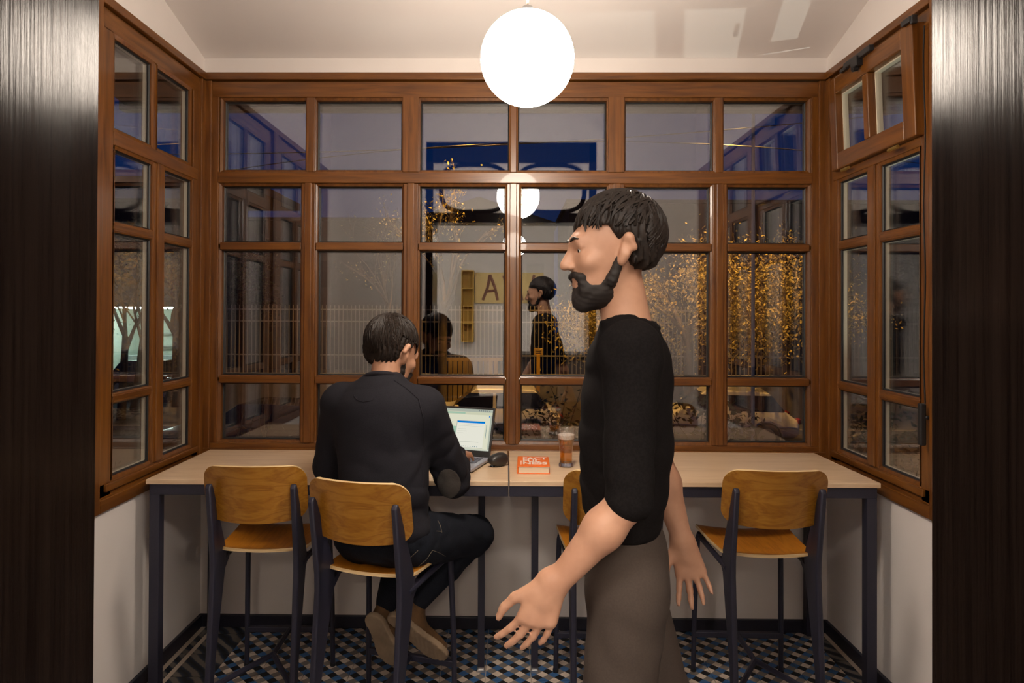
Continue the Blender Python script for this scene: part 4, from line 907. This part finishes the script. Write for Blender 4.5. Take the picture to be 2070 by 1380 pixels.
# iron fence on a plinth
FY = 20.6; fx0, fx1 = at(430, 700, y=FY).x, at(1665, 700, y=FY).x
fe = empty('fence', ((fx0+fx1)/2, FY, SZ+.12), 0, 'tall iron bar fence on a low concrete plinth across the street', 'fence'); ox = (fx0+fx1)/2
zr = lambda py: at(1060, py, y=FY).z-(SZ+.12)
zp, z1, z2, z3, zt2 = zr(760), zr(719), zr(651), zr(627), zr(618)
MB().box(fx0-ox, fx1-ox, -.15, .15, 0, zp).build('plinth', M['concrete'], fe, bevel=.02); MB().box(fx0-ox, fx1-ox, -.18, .18, zp, zp+.05).build('coping', mat('pale_coping', (.42, .40, .37), .8), fe)
for z in (z1, z2, z3): MB().box(fx0-ox, fx1-ox, -.014, .014, z-.019, z+.019).build('rail', M['iron'], fe)
bme = MB().box(-.011, .011, -.011, .011, zp+.05, zt2).mesh('bar', M['iron'])
nb = int((fx1-fx0)/.126)
for i in range(nb): o = link('bar', bme, fe); o.location = (fx0-ox+.05+i*.126, 0, 0)
for i in range(0, nb+1, 24): MB().box(fx0-ox+i*.126-.035, fx0-ox+i*.126+.035, -.03, .03, zp+.05, zt2).build('post', M['iron'], fe)

# yellow sign post, slatted gate
p = at(1088, 757, y=19.6); sg = empty('sign_post', (p.x, 19.6, SZ+.12), 0, 'small yellow marker post with a square plate in front of the fence', 'post')
M['yellow'] = mat('signal_yellow', (.75, .42, .03), .5); zz = at(1088, 716, y=19.6).z-SZ-.12
MB().box(-.05, .05, -.04, .04, 0, zz).build('post', M['yellow'], sg, bevel=.004); MB().box(-.13, .13, -.015, .015, zz-.02, zz+.17).build('plate', mat('worn_yellow', (.5, .33, .08), .6), sg, bevel=.004)
MB().box(-.08, .08, -.018, -.016, zz+.03, zz+.042).box(-.08, .08, -.018, -.016, zz+.09, zz+.102).build('print', M['black'], sg)
g0, g1 = at(884, 760, y=20.2).x, at(1016, 760, y=20.2).x; gz1 = at(950, 722, y=20.2).z-SZ-.12
gt = empty('slatted_gate', ((g0+g1)/2, 20.25, SZ+.12), 0, 'ochre slatted enclosure lit by the street lamp, behind the laptop', 'gate'); gw = (g1-g0)/2
M['ochre'] = noisy('ochre_boards', [(.3, (.26, .17, .05)), (.7, (.36, .25, .09))], (20, 20, 2), 3, .8)
sl = MB().box(-.060, .060, -.016, .016, .05, gz1-.1).mesh('slat', M['ochre'])
for i in range(int(2*gw/.15)): o = link('slat', sl, gt); o.location = (-gw+.08+i*.15, -.02, 0)
for z in (.12, gz1-.06): MB().box(-gw, gw, 0, .03, z-.05, z+.05).build('rail', M['ochre'], gt)

# houses beyond
def block(label, px0, px1, y, py_top, lit=(), rows=2, cols=5, roof='flat', name='building'):
    x0, x1 = at(px0, 600, y=y).x, at(px1, 600, y=y).x; zt = at((px0+px1)/2, py_top, y=y).z; h = zt-SZ; hw = (x1-x0)/2
    t = empty(name, ((x0+x1)/2, y, SZ), 0, label, 'building')
    MB().box(-hw, hw, 0, 8, 0, h).build('walls', M['facade_dark'], t)
    if roof == 'flat': MB().box(-hw-.15, hw+.15, -.15, 8.1, h, h+.18).build('roof', M['facade_dark'], t)
    else: MB().prism([(-hw-.3, h), (hw+.3, h), (0, h+hw*.35)], 'y', -.3, 8.3).build('roof', M['facade_dark'], t)
    for r in range(rows):
        for c in range(cols):
            cx_ = -hw+(c+.5)*2*hw/cols; cz_ = 1.0+r*(h-1.0)/max(rows, 1); wd, hg = min(.6, hw/cols*.6), min(1.5, (h-1)/rows*.55)
            f = MB().box(cx_-wd-.06, cx_+wd+.06, -.05, .02, cz_-.06, cz_+hg+.06).build('window', M['facade_dark'], t)
            MB().box(cx_-wd, cx_+wd, -.06, -.052, cz_, cz_+hg).build('pane', M['win_dark'], f)
    return t, hw, h
block('low dark house with a flat roof across the street on the far left', 330, 800, 38.5, 446)
block('dark house with a pitched roof behind the fence, in the middle', 815, 1120, 48, 452, roof='pitched', cols=4)
bt, bhw, bhh = block('long dark building behind the fence on the right, one window lit blue', 1150, 1960, 34, 412, cols=9)
bx = at(1246, 665, y=34); by0, by1 = at(1246, 690, y=34).z, at(1246, 640, y=34).z; lx = bx.x-bt.location.x
f = MB().box(lx-.8, lx+.8, -.07, -.02, by0-SZ-.08, by1-SZ+.08).build('window', M['facade_dark'], bt)
blue = emission('blue_lit_room', (.10, .36, .62), .55)
for a, b, c, d in ((-.72, -.18, 0, .50), (-.10, .33, 0, .50), (-.72, .03, .62, 1.0), (.10, .72, .62, 1.0), (.42, .72, 0, .5)):
    MB().box(lx+a, lx+b, -.09, -.072, by0-SZ+c*(by1-by0), by0-SZ+d*(by1-by0)).build('pane', blue, f)
# lit shop seen through the left window
sx_c = at(258, 700, y=30); sh = empty('shop', (sx_c.x, 30, SZ), 0, 'brightly lit shop seen through the left side window', 'building'); sh.scale = (1.3, 1.3, 1.3)
MB().box(-4, 4.0, 0, .2, 2.75, 7.2).box(-4, -1.6, 0, .2, 0, 2.75).box(1.6, 4, 0, .2, 0, 2.75).box(-4, 4, .2, 6, 6.9, 7.2).build('facade', M['facade_dark'], sh)
MB().box(-1.7, 1.7, 4.0, 4.1, 0, 2.8).box(-1.7, -1.6, .2, 4, 0, 2.8).box(1.6, 1.7, .2, 4, 0, 2.8).box(-1.7, 1.7, .2, 4, 0, .02).box(-1.7, 1.7, .2, 4, 2.75, 2.8).build('interior', mat('shop_interior', (.60, .70, .62), .7), sh)
for x in (-.9, 0, .9): MB().box(x-.35, x+.35, 1.2, 1.5, 2.68, 2.74).build('ceiling_light', emission('shop_tube', (.85, 1.0, .92), 40), sh)
MB().box(-1.3, .5, 2.2, 2.7, 0, .95).build('shop_counter', mat('shop_counter', (.3, .34, .33), .5), sh, bevel=.02); MB().box(-1.2, 1.2, 3.7, 3.95, 1.2, 1.24).box(-1.2, 1.2, 3.7, 3.95, 1.7, 1.74).build('shop_shelf', mat('shop_shelf', (.5, .52, .5), .5), sh)
MB().prism([(-1.1, 2.85), (.0, 3.5), (.0, 3.42), (-1.1, 2.77)], 'x', -1.9, 1.9).build('awning', mat('dark_awning', (.012, .016, .024), .8), sh)
for x in (-1.6, -.55, .55, 1.6): MB().box(x-.03, x+.03, -.02, .06, 0, 2.75).build('mullion', M['black'], sh)

# ---------------------------------------------------------------- trees and shrubs
def branches(mb, p, d, L, r, depth, rng, tips, spread=.55, droop=0.0, kids=(2, 3)):
    n = 4; pts = [Vector(p)]; dd = Vector(d).normalized()
    for i in range(n):
        dd = (dd+Vector((rng.gauss(0, .12), rng.gauss(0, .12), rng.gauss(0, .08)-droop*(4-depth)*.25))).normalized(); pts.append(pts[-1]+dd*L/n)
    mb.tube(pts, [r*(1-.14*i) for i in range(n+1)], 5 if depth < 2 else 7, cap=False)
    if depth == 0: tips.append(pts[-1]); return
    for k_ in range(rng.randint(*kids)):
        a = rng.uniform(0, 2*pi); off = Vector((cos(a), sin(a), rng.uniform(-.2, .5))); s = rng.randint(2, n)
        branches(mb, pts[s], dd+off*spread, L*rng.uniform(.55, .8), r*.55, depth-1, rng, tips, spread, droop, kids)
    tips.append(pts[-1])
def leaf_cloud(pts, n, size, spread, rng, droop=.5):
    mb = MB()
    for i in range(n):
        c = Vector(rng.choice(pts))+Vector((rng.gauss(0, spread), rng.gauss(0, spread), rng.gauss(-.1*droop, spread)))
        d = Vector((rng.gauss(0, 1), rng.gauss(0, 1), rng.gauss(-droop, .6))).normalized(); s_ = d.cross(Vector((rng.gauss(0, 1), rng.gauss(0, 1), rng.gauss(0, 1)))).normalized(); L = size*rng.uniform(.7, 1.4)
        mb.add([c, c+d*L*.5+s_*L*.22, c+d*L, c+d*L*.5-s_*L*.22], [(0, 1, 2, 3)])
    return mb
def leafy(name): return noisy(name, [(.3, (.30, .22, .06)), (.55, (.42, .34, .11)), (.75, (.20, .20, .06))], (2, 2, 2), 3, .7)
M['leaf'] = leafy('autumn_leaf'); M['leaf_dark'] = noisy('hedge_leaf', [(.3, (.03, .045, .015)), (.7, (.075, .085, .03))], (9, 9, 9), 3, .45)
def tree(label, px, y, h, r, depth, seed, leaves=0, size=.07, spread=.18, droop=0, spr=.55, lean=(0, 0), kids=(2, 3), group=None, trunk=.45, lm='leaf'):
    p = at(px, 700, y=y); t = empty('tree', (p.x, y, SZ+.1), 0, label, 'tree', group); rng = random.Random(seed); tips = []; mb = MB()
    mb.tube([(0, 0, 0), (lean[0]*.3, lean[1]*.3, h*trunk*.5), (lean[0]*.6, lean[1]*.6, h*trunk)], [r*1.25, r, r*.85], 9)
    for k_ in range(4):
        a = k_*pi/2+rng.uniform(0, .8); branches(mb, (lean[0]*.6, lean[1]*.6, h*trunk*rng.uniform(.8, 1)), (cos(a)*spr+lean[0]*.3, sin(a)*spr, 1), h*(1-trunk)*.5, r*.6, depth, rng, tips, spr, droop, kids)
    mb.build('trunk', M['bark'], t, smooth=60, fix=False)
    if leaves: leaf_cloud(tips, leaves, size, spread, rng, .8).build('leaves', M[lm], t, fix=False)['kind'] = 'stuff'
    return t
tree('bushy yellow-leaved tree lit by the lamp, in the right half of the window', 1392, 19.85, 7.0, .14, 3, 11, 22000, .098, .36, .35, .75, kids=(3, 4), trunk=.42)
tree('second yellow-leaved tree, its twigs in the rightmost panes', 1555, 21.8, 6.6, .12, 3, 23, 7000, .09, .30, .3, .7, kids=(2, 4), trunk=.45)
tree('thin bare tree with a few orange leaves left of the middle post', 892, 19.8, 7.2, .12, 3, 5, 900, .085, .13, -.05, .34, (.10, 0), trunk=.5)
tree('faint bare tree with upright twigs behind the head of the man', 800, 21.6, 6.4, .07, 3, 8, 200, .075, .14, 0, .38, (-.2, 0), trunk=.45)
tree('dark bare tree trunk forking in front of the lit shop', 246, 20.4, 5.6, .11, 2, 31, 0, spr=.4, lean=(.2, 0))
tree('dark leaning bare tree beside the fork in front of the lit shop', 272, 22.5, 5.6, .11, 2, 37, 0, spr=.4, lean=(.5, 0))
tree('dark leafy tree in the far pane of the left side window', 356, 23.5, 7.0, .13, 3, 44, 4000, .11, .3, .1, .7, lm='leaf_dark', kids=(3, 4), trunk=.35)
def shrub(label, px, y, w, h, seed, n=1500, lm='leaf_dark'):
    p = at(px, 800, y=y); t = empty('shrub', (p.x, y, SZ+.1), 0, label, 'shrub', 'shrubs under the window'); rng = random.Random(seed); tips = []; mb = MB()
    for k_ in range(7):
        a = rng.uniform(0, 2*pi); branches(mb, (cos(a)*w*.1, sin(a)*w*.1, 0), (cos(a)*.45, sin(a)*.45, 1), h*.6, .014, 2, rng, tips, .5)
    mb.build('stems', M['bark'], t, fix=False); tips = [Vector((q_.x*w, q_.y*w, min(q_.z, h))) for q_ in tips]
    leaf_cloud(tips, n, .055, .09, rng, .2).build('leaves', M[lm], t, fix=False)['kind'] = 'stuff'
shrub('dark shrub under the rightmost lower pane', 1628, 5.7, .8, 2.6, 3, 3200)
shrub('dark shrub between the orange book reflection and the beer', 1105, 5.8, .75, 2.35, 4, 1900)
shrub('dark shrub behind the walking man, under the window', 1222, 5.7, .8, 2.4, 6, 2000)
shrub('dark shrub under the leftmost lower pane', 472, 5.6, .75, 2.1, 9, 1500)

# overhead cables
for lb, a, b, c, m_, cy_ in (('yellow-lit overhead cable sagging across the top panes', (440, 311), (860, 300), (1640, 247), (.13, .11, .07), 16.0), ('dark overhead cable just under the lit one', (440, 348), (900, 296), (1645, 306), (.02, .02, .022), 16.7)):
    A, Bp, C_ = at(*a, y=cy_), at(*b, y=cy_), at(*c, y=cy_); pts = []
    for i in range(41):
        t_ = i/40; s_ = -.35+t_*1.7; x = A.x+(C_.x-A.x)*s_; u1 = (x-A.x)/(C_.x-A.x); um = (Bp.x-A.x)/(C_.x-A.x)
        z = A.z*(u1-um)*(u1-1)/(um)+Bp.z*u1*(u1-1)/(um*(um-1))+C_.z*u1*(u1-um)/(1-um); pts.append((x, cy_, z))
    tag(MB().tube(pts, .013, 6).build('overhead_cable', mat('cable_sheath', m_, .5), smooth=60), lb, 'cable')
# ---------------------------------------------------------------- cars
def car_meshes(dark_glass):
    L, Wd = 4.2, 1.74; F0 = Field((-2.3, -1.0, 0), (2.3, 1.0, 1.6), .03)
    F0.rbox((-2.08, -.85, .28), (2.08, .85, .80), .20, .05).rbox((-1.9, -.82, .5), (1.25, .82, .92), .18, .10).rbox((.9, -.80, .5), (1.95, .80, .84), .16, .1)
    cab = Field((-2.3, -1.0, 0), (2.3, 1.0, 1.6), .03)
    _, X, Y, Z = cab.sub(cab.lo, cab.lo+cab.res*cab.n)
    fx = X-.82+(Z-.85)*1.25; rx = -(X+1.75)+(Z-.85)*.75; sd = np.abs(Y)-.80+(Z-.85)*.35; tp = Z-1.40+.03*(X+.3)**2; dn = .6-Z
    d = np.maximum(np.maximum(fx*.62, rx*.8), np.maximum(np.maximum(sd*.94, tp), dn)); cab.f = d.astype(np.float32)-.03
    k = .10; a, b = F0.f, cab.f; h = np.maximum(k-np.abs(a-b), 0)/k; F0.f = (np.minimum(a, b)-h*h*k*.25).astype(np.float32)
    for x in (-1.28, 1.30):
        for y in (-.85, .85): F0.cap((x, y-.12, .32), (x, y+.12, .32), .36, .36, .02, 'cut')
    G = cab.copy(); G.f = G.f-.012; mid = np.abs(X+.35)-.03; pil = np.maximum(.0, 0)
    band = np.maximum(.93-Z, Z-1.33); side = np.maximum(np.maximum(G.f, band), -mid); G.f = side.astype(np.float32)
    return F0, G
CARF = car_meshes(True)
def car(label, x, y, rz, paint, lights=None):
    t = empty('car', (x, y, SZ), rz, label, 'car', 'cars parked along the street')
    if 'body' not in CARC: CARC['body'] = CARF[0].mesh('body', paint); CARC['win'] = CARF[1].mesh('windows', M['car_glass'])
    me = CARC['body'].copy(); me.materials.clear(); me.materials.append(paint); link('body', me, t); link('windows', CARC['win'], t)
    for sx_ in (-1.28, 1.30):
        for s in (-1, 1):
            wme = link('wheel', MB().lathe([(.001, -.10), (.20, -.10), (.22, -.09), (.31, -.09), (.325, -.05), (.325, .05), (.31, .09), (.22, .09), (.2, .07), (.001, .06)], 24).mesh('wheel', M['tyre'], 40), t); wme.location = (sx_, s*.76, .325); wme.rotation_euler = (-s*pi/2, 0, 0)
            rim = link('rim', MB().lathe([(.001, .075), (.06, .085), (.19, .075), (.21, .092)], 20).mesh('rim', M['steel'], 40), wme)
    for s in (-1, 1):
        MB().cbox((.62, s*.92, .98), (.12, .20, .13)).build('door_mirror', paint, t, bevel=.04, seg=3)
        MB().cbox((2.04, s*.60, .66), (.10, .34, .14)).build('headlight', M['steel'] if not lights else emission('headlight_glow', (.9, .95, 1), lights), t, bevel=.03)
        MB().cbox((-2.06, s*.62, .72), (.08, .30, .14)).build('tail_light', mat('red_lens', (.25, .01, .01), .2), t, bevel=.03)
    MB().cbox((2.09, 0, .40), (.03, .5, .11)).build('number_plate', M['white'], t)
CARC = {}
p = at(1432, 800, y=18.2); car('white car parked in front of the yellow tree, in the right half', p.x, 18.1, radians(180-10), M['car_white'])
p = at(975, 800, y=18.2); car('pale car lit orange by the street lamp, its roof above the laptop', p.x, 18.2, pi, M['car_white'])
p = at(520, 830, y=15.0); car('black car in the leftmost lower pane', p.x, 15.0, radians(176), M['car_dark'])
p = at(352, 700, y=27.0); car('dark car with one light on, in the far pane of the left side window', p.x-.6, 27.0, radians(-25), M['car_dark'], 6.0)
# ---------------------------------------------------------------- garden spot throwing the window pattern onto the ceiling
gl = empty('garden_spotlight', (2.80, 3.05, SZ+.12), 0, 'garden spotlight on a stake outside the right side window', 'lamp')
MB().lathe([(.001, .0), (.06, .0), (.06, .015), (.012, .02), (.012, 2.18)], 16).build('stake', M['black'], gl, smooth=40)
hd_ = MB().lathe([(.02, -.05), (.04, -.05), (.05, .03), (.045, .032), (.04, .02), (.001, .02)], 18).build('lamp_head', M['black'], gl, smooth=40); hd_.location = (0, 0, 2.23)
sd_ = bpy.data.lights.new('spot', 'SPOT'); sd_.energy = 95; sd_.color = (.92, 1.0, .90); sd_.spot_size = radians(50); sd_.spot_blend = .3; sd_.shadow_soft_size = .012
so = bpy.data.objects.new('spot_light', sd_); COL.objects.link(so); so.parent = gl; so.location = Vector((0, 0, 2.23))+(Vector((1.6, 3.03, 2.35))-Vector((2.80, 3.05, SZ+2.35))).normalized()*.05
dv = Vector((1.6, 3.03, 2.35))-Vector((2.80, 3.05, SZ+2.35)); so.rotation_euler = dv.to_track_quat('-Z', 'Y').to_euler(); hd_.rotation_euler = dv.to_track_quat('Z', 'Y').to_euler()
